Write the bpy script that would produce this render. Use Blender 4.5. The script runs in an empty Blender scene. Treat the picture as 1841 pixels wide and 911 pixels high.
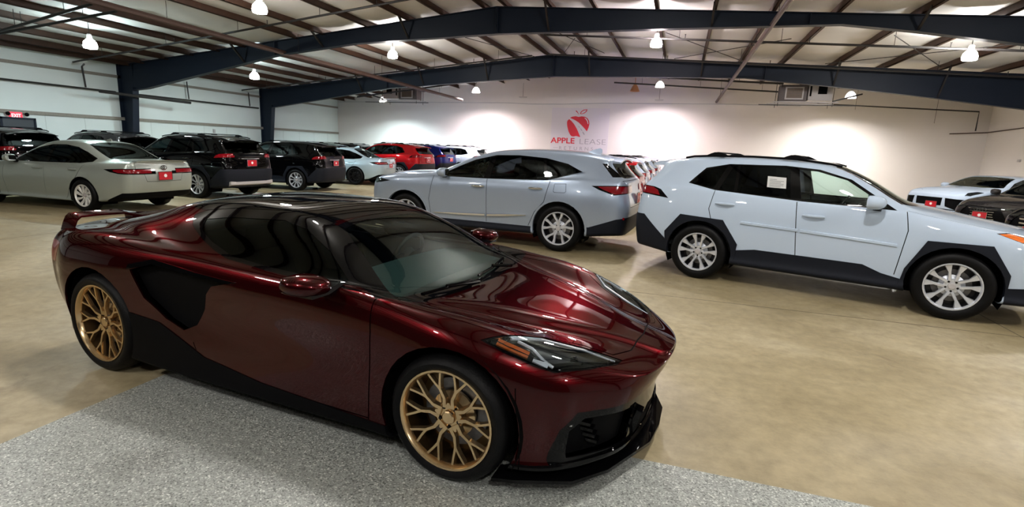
import bpy, bmesh, math, random
from mathutils import Vector, Matrix, geometry
import numpy as np
R_ = math.radians
random.seed(7)
scene = bpy.context.scene
COL = scene.collection

# ------------------------------------------------------------------ camera
# the world is laid out along the building: X across the hall, Y into its depth, Z up
BY = R_(17.12)
cam_d = bpy.data.cameras.new('camera')
cam_d.sensor_width = 36.0
cam_d.lens = 947.0 / 1841.0 * 36.0
cam_d.clip_start = 0.05
cam_d.clip_end = 200
cam = bpy.data.objects.new('camera', cam_d)
COL.objects.link(cam)
pit, rol = R_(11.22), R_(2.39)
fw = Vector((0, math.cos(pit), -math.sin(pit)))
up = Vector((0, math.sin(pit), math.cos(pit)))
rt = Vector((1, 0, 0))
rt2 = rt * math.cos(rol) + up * math.sin(rol)
up2 = up * math.cos(rol) - rt * math.sin(rol)
m = Matrix((rt2, up2, -fw)).transposed().to_4x4()
cam.matrix_world = Matrix.Translation((0, 0, 1.626)) @ Matrix.Rotation(BY, 4, 'Z') @ m
scene.camera = cam

# ------------------------------------------------------------------ world and exposure
world = bpy.data.worlds.new('world')
scene.world = world
world.use_nodes = True
world.node_tree.nodes['Background'].inputs[0].default_value = (0.8, 0.85, 1, 1)
world.node_tree.nodes['Background'].inputs[1].default_value = 0.0
scene.view_settings.view_transform = 'Standard'
scene.view_settings.look = 'None'
scene.view_settings.gamma = 1.0
scene.view_settings.exposure = 0.95
scene.view_settings.use_curve_mapping = False

# hall lamps: (x, y, colour, strength); each lamp's light is the glowing lens built further down
COOL, WARM, PINK, NEUT = (0.78, 0.97, 1.0), (1.0, 0.88, 0.72), (1.0, 0.86, 0.88), (1.0, 0.96, 0.92)
LAMP_E = 330.0
LAMPS = [
    (-15.4, 10.8, COOL, 1.5), (-9.5, 10.5, NEUT, 1.0), (-1.0, 10.5, NEUT, 1.0), (6.6, 10.6, NEUT, 1.0),
    (-15.5, 16.7, COOL, 1.5), (-9.5, 16.4, NEUT, .9), (-1.0, 16.4, PINK, 1.0), (6.6, 16.6, NEUT, 1.1),
    (-15.4, 25.6, COOL, 5.5), (-10.2, 25.8, PINK, 5.5), (-1.25, 25.8, PINK, 5.5), (6.4, 25.7, NEUT, 5.5),
    (-9.5, 4.2, NEUT, .5), (-4.0, 4.4, NEUT, .7), (1.2, 4.0, NEUT, .9), (6.6, 4.2, NEUT, 1.0),
    (-9.5, -2.2, NEUT, .8), (-4.0, -2.2, NEUT, .9), (1.4, -2.2, NEUT, .9), (6.6, -2.2, NEUT, .9)]

# ------------------------------------------------------------------ helpers
def link(o, parent=None):
    COL.objects.link(o)
    if parent is not None:
        o.parent = parent
    return o

def tag(o, label=None, cat=None, group=None, kind=None):
    if label: o['label'] = label
    if cat: o['category'] = cat
    if group: o['group'] = group
    if kind: o['kind'] = kind
    return o

def empty(name, loc=(0, 0, 0), rz=0):
    o = bpy.data.objects.new(name, None)
    o.location = loc
    o.rotation_euler = (0, 0, rz)
    o.empty_display_size = .2
    return link(o)

def children(o):
    return list(KIDS.get(o.name, []))

class MB:
    """collects shapes into one mesh"""
    def __init__(s):
        s.v = []; s.f = []
    def add(s, vs, fs):
        n = len(s.v)
        s.v += [tuple(v) for v in vs]
        s.f += [tuple(i + n for i in f) for f in fs]
        return s
    def box(s, x0, x1, y0, y1, z0, z1, M=None):
        vs = [Vector((x, y, z)) for x in (x0, x1) for y in (y0, y1) for z in (z0, z1)]
        if M: vs = [M @ v for v in vs]
        return s.add(vs, [(0, 1, 3, 2), (4, 6, 7, 5), (0, 4, 5, 1), (2, 3, 7, 6), (0, 2, 6, 4), (1, 5, 7, 3)])
    def bar(s, a, b, w, h, upv=(0, 0, 1), taper=1.0):
        a, b = Vector(a), Vector(b)
        d = (b - a).normalized()
        u = Vector(upv); side = d.cross(u)
        if side.length < 1e-6: side = d.cross(Vector((1, 0, 0)))
        side.normalize(); u = side.cross(d).normalized()
        vs = []
        for p, k in ((a, 1), (b, taper)):
            for sx, sz in ((-1, -1), (1, -1), (1, 1), (-1, 1)):
                vs.append(p + side * sx * w / 2 * k + u * sz * h / 2 * k)
        return s.add(vs, [(3, 2, 1, 0), (4, 5, 6, 7), (0, 1, 5, 4), (1, 2, 6, 5), (2, 3, 7, 6), (3, 0, 4, 7)])
    def tube(s, pts, r, n=8, caps=True):
        pts = [Vector(p) for p in pts]
        rs = r if isinstance(r, (list, tuple)) else [r] * len(pts)
        rings = []
        prev = None
        for i, p in enumerate(pts):
            d = (pts[min(i + 1, len(pts) - 1)] - pts[max(i - 1, 0)]).normalized()
            if prev is None:
                a = d.cross(Vector((0, 0, 1)))
                if a.length < 1e-3: a = d.cross(Vector((1, 0, 0)))
            else:
                a = prev - d * prev.dot(d)
            a.normalize(); prev = a; b = d.cross(a)
            rings.append([p + (a * math.cos(2 * math.pi * k / n) + b * math.sin(2 * math.pi * k / n)) * rs[i] for k in range(n)])
        vs = [v for rg in rings for v in rg]
        fs = []
        for i in range(len(pts) - 1):
            for k in range(n):
                fs.append((i * n + k, i * n + (k + 1) % n, (i + 1) * n + (k + 1) % n, (i + 1) * n + k))
        if caps:
            fs.append(tuple(range(n - 1, -1, -1)))
            fs.append(tuple((len(pts) - 1) * n + k for k in range(n)))
        return s.add(vs, fs)
    def lathe(s, prof, n=32, M=None, closed=False):
        """prof: (radius, height) pairs turned about Z"""
        vs = []
        for r, h in prof:
            for k in range(n):
                a = 2 * math.pi * k / n
                vs.append(Vector((r * math.cos(a), r * math.sin(a), h)))
        if M: vs = [M @ v for v in vs]
        fs = []
        L = len(prof)
        for i in range(L if closed else L - 1):
            i2 = (i + 1) % L
            for k in range(n):
                fs.append((i * n + k, i * n + (k + 1) % n, i2 * n + (k + 1) % n, i2 * n + k))
        return s.add(vs, fs)
    def disc(s, r, h, n=24, M=None, flip=False):
        vs = [Vector((r * math.cos(2 * math.pi * k / n), r * math.sin(2 * math.pi * k / n), h)) for k in range(n)]
        if M: vs = [M @ v for v in vs]
        return s.add(vs, [tuple(range(n)) if not flip else tuple(range(n - 1, -1, -1))])
    def prism(s, poly, A, B, N, o, t):
        """outline in the plane (A, B) at o, extruded along N by t"""
        A, B, N, o = Vector(A), Vector(B), Vector(N), Vector(o)
        n = len(poly)
        vs = [o + A * p[0] + B * p[1] for p in poly] + [o + A * p[0] + B * p[1] + N * t for p in poly]
        fs = [tuple(range(n - 1, -1, -1)), tuple(range(n, 2 * n))]
        for k in range(n):
            fs.append((k, (k + 1) % n, n + (k + 1) % n, n + k))
        return s.add(vs, fs)
    def loft(s, rings, caps=True):
        n = len(rings[0])
        vs = [v for rg in rings for v in rg]
        fs = []
        for i in range(len(rings) - 1):
            for k in range(n):
                fs.append((i * n + k, i * n + (k + 1) % n, (i + 1) * n + (k + 1) % n, (i + 1) * n + k))
        if caps:
            fs.append(tuple(range(n - 1, -1, -1)))
            fs.append(tuple((len(rings) - 1) * n + k for k in range(n)))
        return s.add(vs, fs)
    def mesh(s, name, mat, smooth=35, bevel=0):
        me = bpy.data.meshes.new(name)
        me.from_pydata(s.v, [], s.f)
        bm = bmesh.new(); bm.from_mesh(me)
        bmesh.ops.recalc_face_normals(bm, faces=bm.faces)
        if bevel:
            es = [e for e in bm.edges if len(e.link_faces) == 2 and e.calc_face_angle(0) > R_(30)]
            bmesh.ops.bevel(bm, geom=es, offset=bevel, segments=2, affect='EDGES', profile=.6)
        if smooth:
            for f in bm.faces: f.smooth = True
            for e in bm.edges:
                if len(e.link_faces) == 2 and e.calc_face_angle(0) > R_(smooth): e.smooth = False
        bm.to_mesh(me); bm.free()
        if mat: me.materials.append(mat)
        return me
    def build(s, name, mat, parent=None, smooth=35, bevel=0, loc=None, rot=None):
        o = bpy.data.objects.new(name, s.mesh(name, mat, smooth, bevel))
        if loc: o.location = loc
        if rot: o.rotation_euler = rot
        return link(o, parent)

# ------------------------------------------------------------------ materials
def newmat(name):
    m_ = bpy.data.materials.new(name)
    m_.use_nodes = True
    nt = m_.node_tree
    return m_, nt, nt.nodes['Principled BSDF']

def simple(name, col, rough=.5, metal=0, coat=0, spec=.5, noise=0, nscale=30, bump=0, bscale=200, emit=None, estr=0):
    m_, nt, b = newmat(name)
    b.inputs['Base Color'].default_value = (*col, 1)
    b.inputs['Roughness'].default_value = rough
    b.inputs['Metallic'].default_value = metal
    b.inputs['Coat Weight'].default_value = coat
    b.inputs['Coat Roughness'].default_value = .03
    b.inputs['Specular IOR Level'].default_value = spec
    if emit:
        b.inputs['Emission Color'].default_value = (*emit, 1)
        b.inputs['Emission Strength'].default_value = estr
    tc = nt.nodes.new('ShaderNodeTexCoord')
    if noise:
        n_ = nt.nodes.new('ShaderNodeTexNoise'); n_.inputs['Scale'].default_value = nscale; n_.inputs['Detail'].default_value = 5
        nt.links.new(tc.outputs['Object'], n_.inputs['Vector'])
        mx = nt.nodes.new('ShaderNodeMix'); mx.data_type = 'RGBA'
        mx.inputs[6].default_value = (*[c * (1 - noise) for c in col], 1)
        mx.inputs[7].default_value = (*[min(1, c * (1 + noise)) for c in col], 1)
        nt.links.new(n_.outputs['Fac'], mx.inputs[0]); nt.links.new(mx.outputs[2], b.inputs['Base Color'])
    if bump:
        n2 = nt.nodes.new('ShaderNodeTexNoise'); n2.inputs['Scale'].default_value = bscale
        nt.links.new(tc.outputs['Object'], n2.inputs['Vector'])
        bp = nt.nodes.new('ShaderNodeBump'); bp.inputs['Strength'].default_value = bump; bp.inputs['Distance'].default_value = .01
        nt.links.new(n2.outputs['Fac'], bp.inputs['Height']); nt.links.new(bp.outputs['Normal'], b.inputs['Normal'])
    return m_

def paint(name, col, metal=.0, rough=.35, flake=.15, coat=1.0, civ=1.36, glow=2.2):
    """flaked base under a mirror-smooth clear coat: matt colour, tinted flake gloss, coat by Fresnel"""
    m_, nt, b = newmat(name)
    nt.nodes.remove(b)
    N = nt.nodes.new; L = nt.links.new
    tc = N('ShaderNodeTexCoord')
    v = N('ShaderNodeTexVoronoi'); v.inputs['Scale'].default_value = 900
    L(tc.outputs['Object'], v.inputs['Vector'])
    mx = N('ShaderNodeMix'); mx.data_type = 'RGBA'
    mx.inputs[6].default_value = (*[c * (1 - flake) for c in col], 1)
    mx.inputs[7].default_value = (*[min(1, c * (1 + flake)) for c in col], 1)
    sp = N('ShaderNodeSeparateColor'); L(v.outputs['Color'], sp.inputs[0]); L(sp.outputs[0], mx.inputs[0])
    d = N('ShaderNodeBsdfDiffuse'); L(mx.outputs[2], d.inputs[0])
    g = N('ShaderNodeBsdfGlossy'); g.inputs['Roughness'].default_value = rough
    g.inputs[0].default_value = (*[min(1, c * glow) for c in col], 1)
    m1 = N('ShaderNodeMixShader'); m1.inputs[0].default_value = metal
    L(d.outputs[0], m1.inputs[1]); L(g.outputs[0], m1.inputs[2])
    cg = N('ShaderNodeBsdfGlossy'); cg.inputs['Roughness'].default_value = .012; cg.inputs[0].default_value = (coat, coat, coat, 1)
    fr = N('ShaderNodeFresnel'); fr.inputs['IOR'].default_value = civ
    m2 = N('ShaderNodeMixShader'); L(fr.outputs[0], m2.inputs[0]); L(m1.outputs[0], m2.inputs[1]); L(cg.outputs[0], m2.inputs[2])
    L(m2.outputs[0], nt.nodes['Material Output'].inputs[0])
    return m_

def glass(name, tint, refl=1.0, rough=0.0, ior=1.5):
    m_, nt, b = newmat(name)
    nt.nodes.remove(b)
    out = nt.nodes['Material Output']
    t = nt.nodes.new('ShaderNodeBsdfTransparent'); t.inputs[0].default_value = (*tint, 1)
    g = nt.nodes.new('ShaderNodeBsdfGlossy'); g.inputs['Roughness'].default_value = rough
    g.inputs[0].default_value = (refl * .88, refl, refl * .98, 1)
    fr = nt.nodes.new('ShaderNodeFresnel'); fr.inputs['IOR'].default_value = ior
    mx = nt.nodes.new('ShaderNodeMixShader')
    nt.links.new(fr.outputs[0], mx.inputs[0]); nt.links.new(t.outputs[0], mx.inputs[1]); nt.links.new(g.outputs[0], mx.inputs[2])
    nt.links.new(mx.outputs[0], out.inputs[0])
    return m_

M = {}
M['maroon'] = paint('maroon_metallic_paint', (.016, .0005, .0009), metal=.55, rough=.27, flake=.6, civ=1.33, glow=3.6)
M['white_paint'] = paint('white_pearl_paint', (.45, .545, .67), rough=.4, flake=.03, civ=1.45)
M['silver_paint'] = paint('silver_metallic_paint', (.30, .36, .45), metal=.4, rough=.32, flake=.2, glow=1.3)
M['sedan_paint'] = paint('sedan_silver_paint', (.33, .37, .34), metal=.4, rough=.32, flake=.2, glow=1.3)
M['ice_paint'] = paint('ice_blue_paint', (.38, .49, .56), metal=.4, rough=.32, flake=.2, glow=1.3)
M['black_paint'] = paint('black_paint', (.0012, .0012, .0015), rough=.4, flake=.1)
M['red_paint'] = paint('red_paint', (.26, .004, .006), metal=.25, rough=.35, flake=.2)
M['blue_paint'] = paint('dark_blue_paint', (.006, .010, .085), metal=.3, rough=.35, flake=.2)
M['bright_blue_paint'] = paint('bright_blue_paint', (.02, .03, .45), metal=.2, rough=.35, flake=.1)
M['grey_paint'] = paint('dark_grey_paint', (.022, .020, .020), metal=.4, rough=.35, flake=.3)
M['midgrey_paint'] = paint('grey_green_paint', (.13, .17, .16), metal=.4, rough=.35, flake=.2)
M['gloss_black'] = paint('gloss_black_trim', (.0018, .0018, .0022), rough=.4, flake=.1, civ=1.30)
M['satin_black'] = simple('satin_black_plastic', (.0015, .0015, .002), .65, spec=.08, noise=.3)
M['cladding'] = simple('black_cladding_plastic', (.006, .008, .014), .55, spec=.2, noise=.2, bump=.1)
M['seam'] = simple('panel_gap', (.002, .002, .002), .8, spec=.1, noise=.2)
M['rubber'] = simple('tyre_rubber', (.002, .002, .0024), .5, spec=.16, noise=.2, bump=.15, bscale=120)
M['chrome'] = simple('chrome', (.75, .77, .8), .08, 1, noise=.03)
M['alloy'] = simple('silver_alloy', (.66, .69, .75), .3, .55, noise=.05)
M['lamp_white'] = simple('white_lamp_guide', (.85, .87, .9), .25, noise=.03)
M['dark_alloy'] = simple('dark_alloy', (.03, .03, .035), .35, .8, noise=.1)
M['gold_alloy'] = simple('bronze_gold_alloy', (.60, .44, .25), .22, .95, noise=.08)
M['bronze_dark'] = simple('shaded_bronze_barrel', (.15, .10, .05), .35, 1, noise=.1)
M['dash_grey'] = simple('grey_soft_dashboard', (.05, .066, .066), .6, spec=.3, noise=.15)
M['disc'] = simple('brake_disc_steel', (.16, .16, .17), .4, 1, noise=.2, nscale=60)
M['liner'] = simple('wheel_well_liner', (.001, .001, .001), .9, spec=.05, noise=.3)
M['interior'] = simple('dark_cabin_trim', (.007, .008, .009), .6, spec=.2, noise=.2)
M['seat'] = simple('black_leather_seat', (.014, .016, .017), .5, spec=.25, noise=.2, bump=.2)
M['glass_clear'] = glass('clear_tinted_glass', (.62, .74, .72))
M['glass_hero'] = glass('green_tinted_windshield', (.58, .78, .75), .85, ior=1.42)
M['glass_dark'] = glass('privacy_glass', (.025, .03, .04), .7, ior=1.32)
M['lamp_glass'] = glass('clear_lamp_lens', (.80, .84, .88))
M['red_lens'] = simple('red_tail_lens', (.17, .002, .006), .12, coat=.6, spec=.2, emit=(1, .02, .04), estr=.006)
M['amber'] = simple('amber_reflector', (.75, .16, .02), .2, coat=1, noise=.1)
M['plate_red'] = simple('red_dealer_plate', (.50, .006, .018), .4, noise=.05)
M['plate_white'] = simple('white_plate_print', (.85, .85, .85), .5, noise=.03)
M['paper'] = simple('white_paper', (.80, .82, .84), .7, noise=.04)
M['ink'] = simple('grey_print', (.25, .27, .3), .7, noise=.05)

# ------------------------------------------------------------------ hall materials
def concrete():
    m_, nt, b = newmat('stained_polished_concrete')
    N = nt.nodes.new; L = nt.links.new
    tc = N('ShaderNodeTexCoord')
    def noise(sc, det=6, rough=.55, dist=0):
        n_ = N('ShaderNodeTexNoise'); n_.inputs['Scale'].default_value = sc; n_.inputs['Detail'].default_value = det
        n_.inputs['Roughness'].default_value = rough; n_.inputs['Distortion'].default_value = dist
        L(tc.outputs['Object'], n_.inputs['Vector']); return n_
    def ramp(src, stops):
        r = N('ShaderNodeValToRGB'); L(src, r.inputs[0])
        while len(r.color_ramp.elements) < len(stops): r.color_ramp.elements.new(.5)
        for e, (p, c) in zip(r.color_ramp.elements, stops): e.position = p; e.color = (*c, 1)
        return r
    big = ramp(noise(.55, 5, .6, .6).outputs['Fac'], [(.3, (.21, .165, .085)), (.5, (.30, .245, .14)), (.68, (.40, .34, .22))])
    fine = ramp(noise(9, 8, .7).outputs['Fac'], [(.3, (.72, .72, .70)), (.62, (1.05, 1.05, 1.05))])
    mul = N('ShaderNodeMix'); mul.data_type = 'RGBA'; mul.blend_type = 'MULTIPLY'; mul.inputs[0].default_value = 1
    L(big.outputs[0], mul.inputs[6]); L(fine.outputs[0], mul.inputs[7])
    spots = ramp(noise(2.2, 6, .65, 1.2).outputs['Fac'], [(.60, (0, 0, 0)), (.72, (1, 1, 1))])
    dk = N('ShaderNodeMix'); dk.data_type = 'RGBA'; dk.inputs[7].default_value = (.13, .095, .05, 1)
    sc_ = N('ShaderNodeMath'); sc_.operation = 'MULTIPLY'; sc_.inputs[1].default_value = .55
    L(spots.outputs[0], sc_.inputs[0]); L(sc_.outputs[0], dk.inputs[0]); L(mul.outputs[2], dk.inputs[6])
    L(dk.outputs[2], b.inputs['Base Color'])
    rr = ramp(noise(1.5, 4).outputs['Fac'], [(.3, (.42,) * 3), (.7, (.60,) * 3)])
    L(rr.outputs[0], b.inputs['Roughness'])
    bp = N('ShaderNodeBump'); bp.inputs['Strength'].default_value = .08; bp.inputs['Distance'].default_value = .01
    L(noise(25, 4).outputs['Fac'], bp.inputs['Height']); L(bp.outputs['Normal'], b.inputs['Normal'])
    return m_

def flakes():
    m_, nt, b = newmat('grey_flake_epoxy')
    N = nt.nodes.new; L = nt.links.new
    tc = N('ShaderNodeTexCoord')
    v = N('ShaderNodeTexVoronoi'); v.inputs['Scale'].default_value = 150
    L(tc.outputs['Object'], v.inputs['Vector'])
    sp = N('ShaderNodeSeparateColor'); L(v.outputs['Color'], sp.inputs[0])
    r = N('ShaderNodeValToRGB'); r.color_ramp.interpolation = 'CONSTANT'
    st = [(0, (.10, .11, .10)), (.07, (.20, .21, .195)), (.30, (.28, .295, .275)), (.68, (.36, .38, .355)), (.93, (.58, .60, .56))]
    while len(r.color_ramp.elements) < len(st): r.color_ramp.elements.new(.5)
    for e, (p, c) in zip(r.color_ramp.elements, st): e.position = p; e.color = (*c, 1)
    L(sp.outputs[0], r.inputs[0]); L(r.outputs[0], b.inputs['Base Color'])
    b.inputs['Roughness'].default_value = .38
    bp = N('ShaderNodeBump'); bp.inputs['Strength'].default_value = .25; bp.inputs['Distance'].default_value = .003
    L(sp.outputs[1], bp.inputs['Height']); L(bp.outputs['Normal'], b.inputs['Normal'])
    return m_

M['concrete'] = concrete()
M['flake'] = flakes()
M['wall'] = simple('white_wall_paint', (.66, .625, .605), .75, noise=.04, nscale=1.2, bump=.04, bscale=60)
M['wall_dark'] = simple('darkened_unseen_wall', (.05, .048, .045), .8, noise=.1)
M['wall_left'] = simple('white_wall_liner', (.64, .70, .69), .7, noise=.06, nscale=.8, bump=.05, bscale=40)
M['insulation'] = simple('white_vinyl_insulation', (.70, .69, .66), .5, noise=.06, nscale=2, bump=.5, bscale=3)
M['purlin'] = simple('rust_brown_steel', (.045, .018, .008), .6, noise=.5, nscale=6)
M['frame'] = simple('navy_painted_steel', (.008, .013, .024), .5, spec=.2, noise=.15, nscale=3)
M['pipe'] = simple('dark_sprinkler_pipe', (.012, .010, .010), .5, noise=.3)
M['brown_pipe'] = simple('brown_vent_pipe', (.06, .032, .024), .5, noise=.3)
M['band'] = simple('grey_brown_girt', (.22, .20, .17), .6, noise=.3)
M['door_steel'] = simple('dark_steel_door', (.035, .045, .055), .5, noise=.1)
M['heater_grey'] = simple('grey_heater_case', (.42, .40, .40), .5, noise=.08)
M['heater_dark'] = simple('dark_heater_case', (.09, .075, .075), .5, noise=.15)
M['cream'] = simple('cream_panel', (.60, .55, .46), .6, noise=.05)
M['lamp_shade'] = simple('glowing_white_reflector', (.8, .8, .78), .4, emit=(1, .97, .92), estr=1.5)  # emission stands in for bulb light seen from the side
M['lampglow'] = {}
for c_ in (COOL, WARM, PINK, NEUT):
    pass
M['exit_red'] = simple('lit_exit_face', (.8, .05, .08), .5, emit=(1, .06, .12), estr=.30)
M['exit_white'] = simple('lit_exit_letters', (.9, .8, .8), .5, emit=(1, .75, .8), estr=.40)
M['logo_red'] = simple('red_logo_print', (.62, .008, .03), .5, noise=.03)
M['logo_grey'] = simple('grey_logo_print', (.30, .28, .31), .5, noise=.03)
M['logo_panel'] = simple('pale_lilac_panel', (.62, .58, .62), .6, noise=.02)
M['orange_shade'] = simple('amber_lamp_shade', (.45, .20, .08), .4, noise=.1)

# ------------------------------------------------------------------ hall shell
XL, XR, YF, YB = -19.93, 12.3, -7.0, 27.97
XRIDGE = -5.3
def zr(x):                                   # underside of the purlins
    return 5.50 - (.106 * (XRIDGE - x) if x < XRIDGE else .052 * (x - XRIDGE))

fl = MB().box(XL - .3, XR + .3, YF - .3, YB + .3, -.2, 0).build('floor', M['concrete'], smooth=0)
tag(fl, 'tan stained concrete floor of the hall', kind='structure')
pad = MB().box(-3.25, 9.0, -5.0, 2.70, 0, .004).build('floor_coating', M['flake'], smooth=0)
tag(pad, 'grey speckled flake floor coating in the foreground', kind='structure')
joint = MB()
for y in (6.3, 12.6, 18.9): joint.box(XL, XR, y - .006, y + .006, -.01, .0012)
for x in (-9.5, -3.1, 3.4): joint.box(x - .006, x + .006, 2.75, YB, -.01, .0012)
joint.build('control_joint', simple('joint_filler', (.11, .09, .06), .8, noise=.2), fl, smooth=0)['kind'] = 'structure'

def gable(y0, y1, top=.3):
    b = MB()
    pts = [(XL - .3, -.1), (XR + .3, -.1), (XR + .3, zr(XR) + top), (XRIDGE, zr(XRIDGE) + top), (XL - .3, zr(XL) + top)]
    b.prism(pts, (1, 0, 0), (0, 0, 1), (0, 1, 0), (0, y0, 0), y1 - y0)
    return b
tag(gable(YB, YB + .2).build('wall_back', M['wall'], smooth=0), 'plain white back wall of the hall', kind='structure')
tag(gable(YF - .2, YF).build('wall_front', M['wall_dark'], smooth=0), 'unseen wall behind the viewer, coloured dark to dim the reflections', kind='structure')  # out of view; dark colour stands in for a dim hall mirrored in the cars
wl = MB().box(XL - .2, XL, YF, YB, -.1, zr(XL) + .25).build('wall_left', M['wall_left'], smooth=0)
tag(wl, 'white lined left side wall', kind='structure')
tag(MB().box(XR, XR + .2, YF, YB, -.1, zr(XR) + .25).build('wall_right', M['wall'], smooth=0), 'white right side wall', kind='structure')
for n_, (z_, h_, t_) in enumerate(((2.13, .055, .05), (3.62, .05, .03))):
    tag(MB().box(XL, XL + t_, YF, YB, z_ - h_, z_ + h_).build('trim_%d' % (n_ + 1), M['band'], smooth=0), 'horizontal girt line along the left wall', kind='structure')
seams = MB()
for y in np.arange(-6, 27.5, 1.22): seams.box(XL, XL + .004, y - .008, y + .008, 0, 2.07)
seams.build('liner_seam', simple('liner_seam', (.5, .54, .53), .7, noise=.1), wl, smooth=0)['kind'] = 'stuff'
tag(MB().box(XL, XL + .02, YF, YB, 0, .12).build('baseboard_left', M['band'], smooth=0), 'grey base strip of the left wall', kind='structure')
tag(MB().box(XL, XR, YB - .02, YB, 0, .10).build('baseboard_back', M['band'], smooth=0), 'grey base strip of the back wall', kind='structure')

ceil = MB().prism([(XL - .2, zr(XL) + .30), (XRIDGE, zr(XRIDGE) + .30), (XR + .2, zr(XR) + .30), (XR + .2, zr(XR) + .42), (XRIDGE, zr(XRIDGE) + .42), (XL - .2, zr(XL) + .42)],
                  (1, 0, 0), (0, 0, 1), (0, 1, 0), (0, YF, 0), YB - YF).build('ceiling', M['insulation'], smooth=0)
tag(ceil, 'white insulated metal roof with brown purlins', kind='structure')
PX = [-19.45, -18.75, -17.6, -16.45, -15.3, -14.2, -12.1, -11.1, -9.48, -8.1, -7.0, -5.72, -5.08, -3.8, -2.6, -1.0, .4, 1.75, 3.15, 4.84, 6.4, 8.0, 9.6, 11.2]
def zee(x):
    z0 = zr(x); b = MB()
    b.box(x - .006, x + .006, YF, YB, z0, z0 + .21)
    b.box(x - .006, x + .075, YF, YB, z0, z0 + .012)
    b.box(x - .006, x + .006 - .0, YF, YB, z0, z0 + .02)
    b.box(x + .063, x + .075, YF, YB, z0, z0 + .025)
    b.box(x - .075, x + .006, YF, YB, z0 + .198, z0 + .21)
    return b
for x in PX:
    zee(x).build('purlin', M['purlin'], ceil, smooth=0)['kind'] = 'structure'
rnd = random.Random(3)
def sheet(xa, xb):
    b = MB(); nx, ny = 6, 44
    ph = [rnd.uniform(0, 6.28) for _ in range(4)]
    vs = []
    for j in range(ny + 1):
        y = YF + (YB - YF) * j / ny
        sag = .055 + .035 * math.sin(y * 1.1 + ph[0]) + .025 * math.sin(y * 2.7 + ph[1]) + rnd.uniform(-.012, .012)
        sag *= min(1.3, (xb - xa) / 1.2)
        for i in range(nx + 1):
            t = i / nx; x = xa + (xb - xa) * t
            vs.append((x, y, zr(x) + .185 - sag * (1 - (2 * t - 1) ** 2) - .012 * math.sin(y * 3.3 + ph[2] + 4 * t)))
    fs = []
    for j in range(ny):
        for i in range(nx):
            a = j * (nx + 1) + i
            fs.append((a, a + nx + 1, a + nx + 2, a + 1))
    return b.add(vs, fs)
xs = [XL] + PX + [XR]
for a, c in zip(xs[:-1], xs[1:]):
    sheet(a, c).build('insulation_panel', M['insulation'], ceil, smooth=80)['kind'] = 'structure'

# ------------------------------------------------------------------ rigid steel frames
def frame(y, top, bot, label):
    root = empty('steel_frame', (0, y, 0))
    tag(root, label, 'steel frame', 'navy rafter frames across the hall', kind='structure')
    def zi(tab, x): return float(np.interp(x, [p[0] for p in tab], [p[1] for p in tab]))
    xs = sorted(set([p[0] for p in top] + [p[0] for p in bot] + list(np.linspace(XL + .65, XR - .65, 22))))
    xs = [x for x in xs if XL + .62 <= x <= XR - .62]
    web = MB()
    poly = [(x, zi(bot, x)) for x in xs] + [(x, zi(top, x)) for x in reversed(xs)]
    n = len(xs)
    vs = []
    for yy in (-.012, .012):
        vs += [(x, yy, zi(bot, x)) for x in xs] + [(x, yy, zi(top, x)) for x in xs]
    fs = []
    for i in range(n - 1):
        fs.append((i, i + 1, n + i + 1, n + i)); fs.append((2 * n + i + 1, 2 * n + i, 3 * n + i, 3 * n + i + 1))
    web.add(vs, fs).build('rafter_web', M['frame'], root, smooth=0)
    for tab, s, nm in ((bot, 1, 'bottom_flange'), (top, -1, 'top_flange')):
        f = MB()
        rings = [[(x, -.11, zi(tab, x)), (x, .11, zi(tab, x)), (x, .11, zi(tab, x) + s * .02), (x, -.11, zi(tab, x) + s * .02)] for x in xs]
        f.loft(rings).build(nm, M['frame'], root, smooth=0)
    for sx, xw in ((1, XL), (-1, XR)):
        c = MB()
        zb, zt = 0, zi(top, xw + sx * .65)
        wt, wb = .70, .36
        c.prism([(xw + sx * .01, zb), (xw + sx * wb, zb), (xw + sx * wt, zt), (xw + sx * .01, zt)], (1, 0, 0), (0, 0, 1), (0, 1, 0), (0, -.012, 0), .024)
        c.build('column_web', M['frame'], root, smooth=0)
        MB().bar((xw + sx * (wb), 0, 0), (xw + sx * (wt), 0, zi(bot, xw + sx * wt) + .1), .24, .03, (sx, 0, 0)).build('column_flange', M['frame'], root, smooth=0)
        MB().box(min(xw + sx * .005, xw + sx * .03), max(xw + sx * .005, xw + sx * .03), -.12, .12, 0, zt).build('column_flange', M['frame'], root, smooth=0)
        MB().box(min(xw, xw + sx * .45), max(xw, xw + sx * .45), -.16, .16, 0, .03).build('base_plate', M['frame'], root, smooth=0)
    for x in (XRIDGE - .02, XRIDGE + .02, -12.9, 2.6):
        MB().box(x - .012, x + .012, -.11, .11, zi(bot, x) + .01, zi(top, x) - .01).build('splice_plate', M['frame'], root, smooth=0)
    for x in (-14.2, -11.1, -8.1, -3.8, .4, 4.84, 8.0):
        MB().bar((x, -.62, zr(x) + .05 - 0), (x, -.02, zi(bot, x) + .05), .05, .05).build('flange_brace', M['pipe'], root, smooth=0)
    return root
f1t = [(XL, 4.02), (XRIDGE, 5.50), (XR, zr(XR))]
f1b = [(XL, 3.10), (-18.65, 3.21), (-12.85, 4.29), (-9.9, 4.60), (-5.3, 4.78), (-.66, 4.80), (3.3, 4.80), (4.73, 4.62), (6.86, 4.30), (XR, 3.45)]
f2t = [(XL, 3.95), (XRIDGE, 5.42), (XR, zr(XR) - .04)]
f2b = [(XL, 3.05), (-18.94, 3.16), (-12.8, 4.06), (-8.5, 4.36), (-5.2, 4.57), (-2.9, 4.56), (1.95, 4.51), (2.9, 4.41), (4.9, 4.22), (7.27, 3.95), (10.4, 3.55), (XR, 3.30)]
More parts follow.
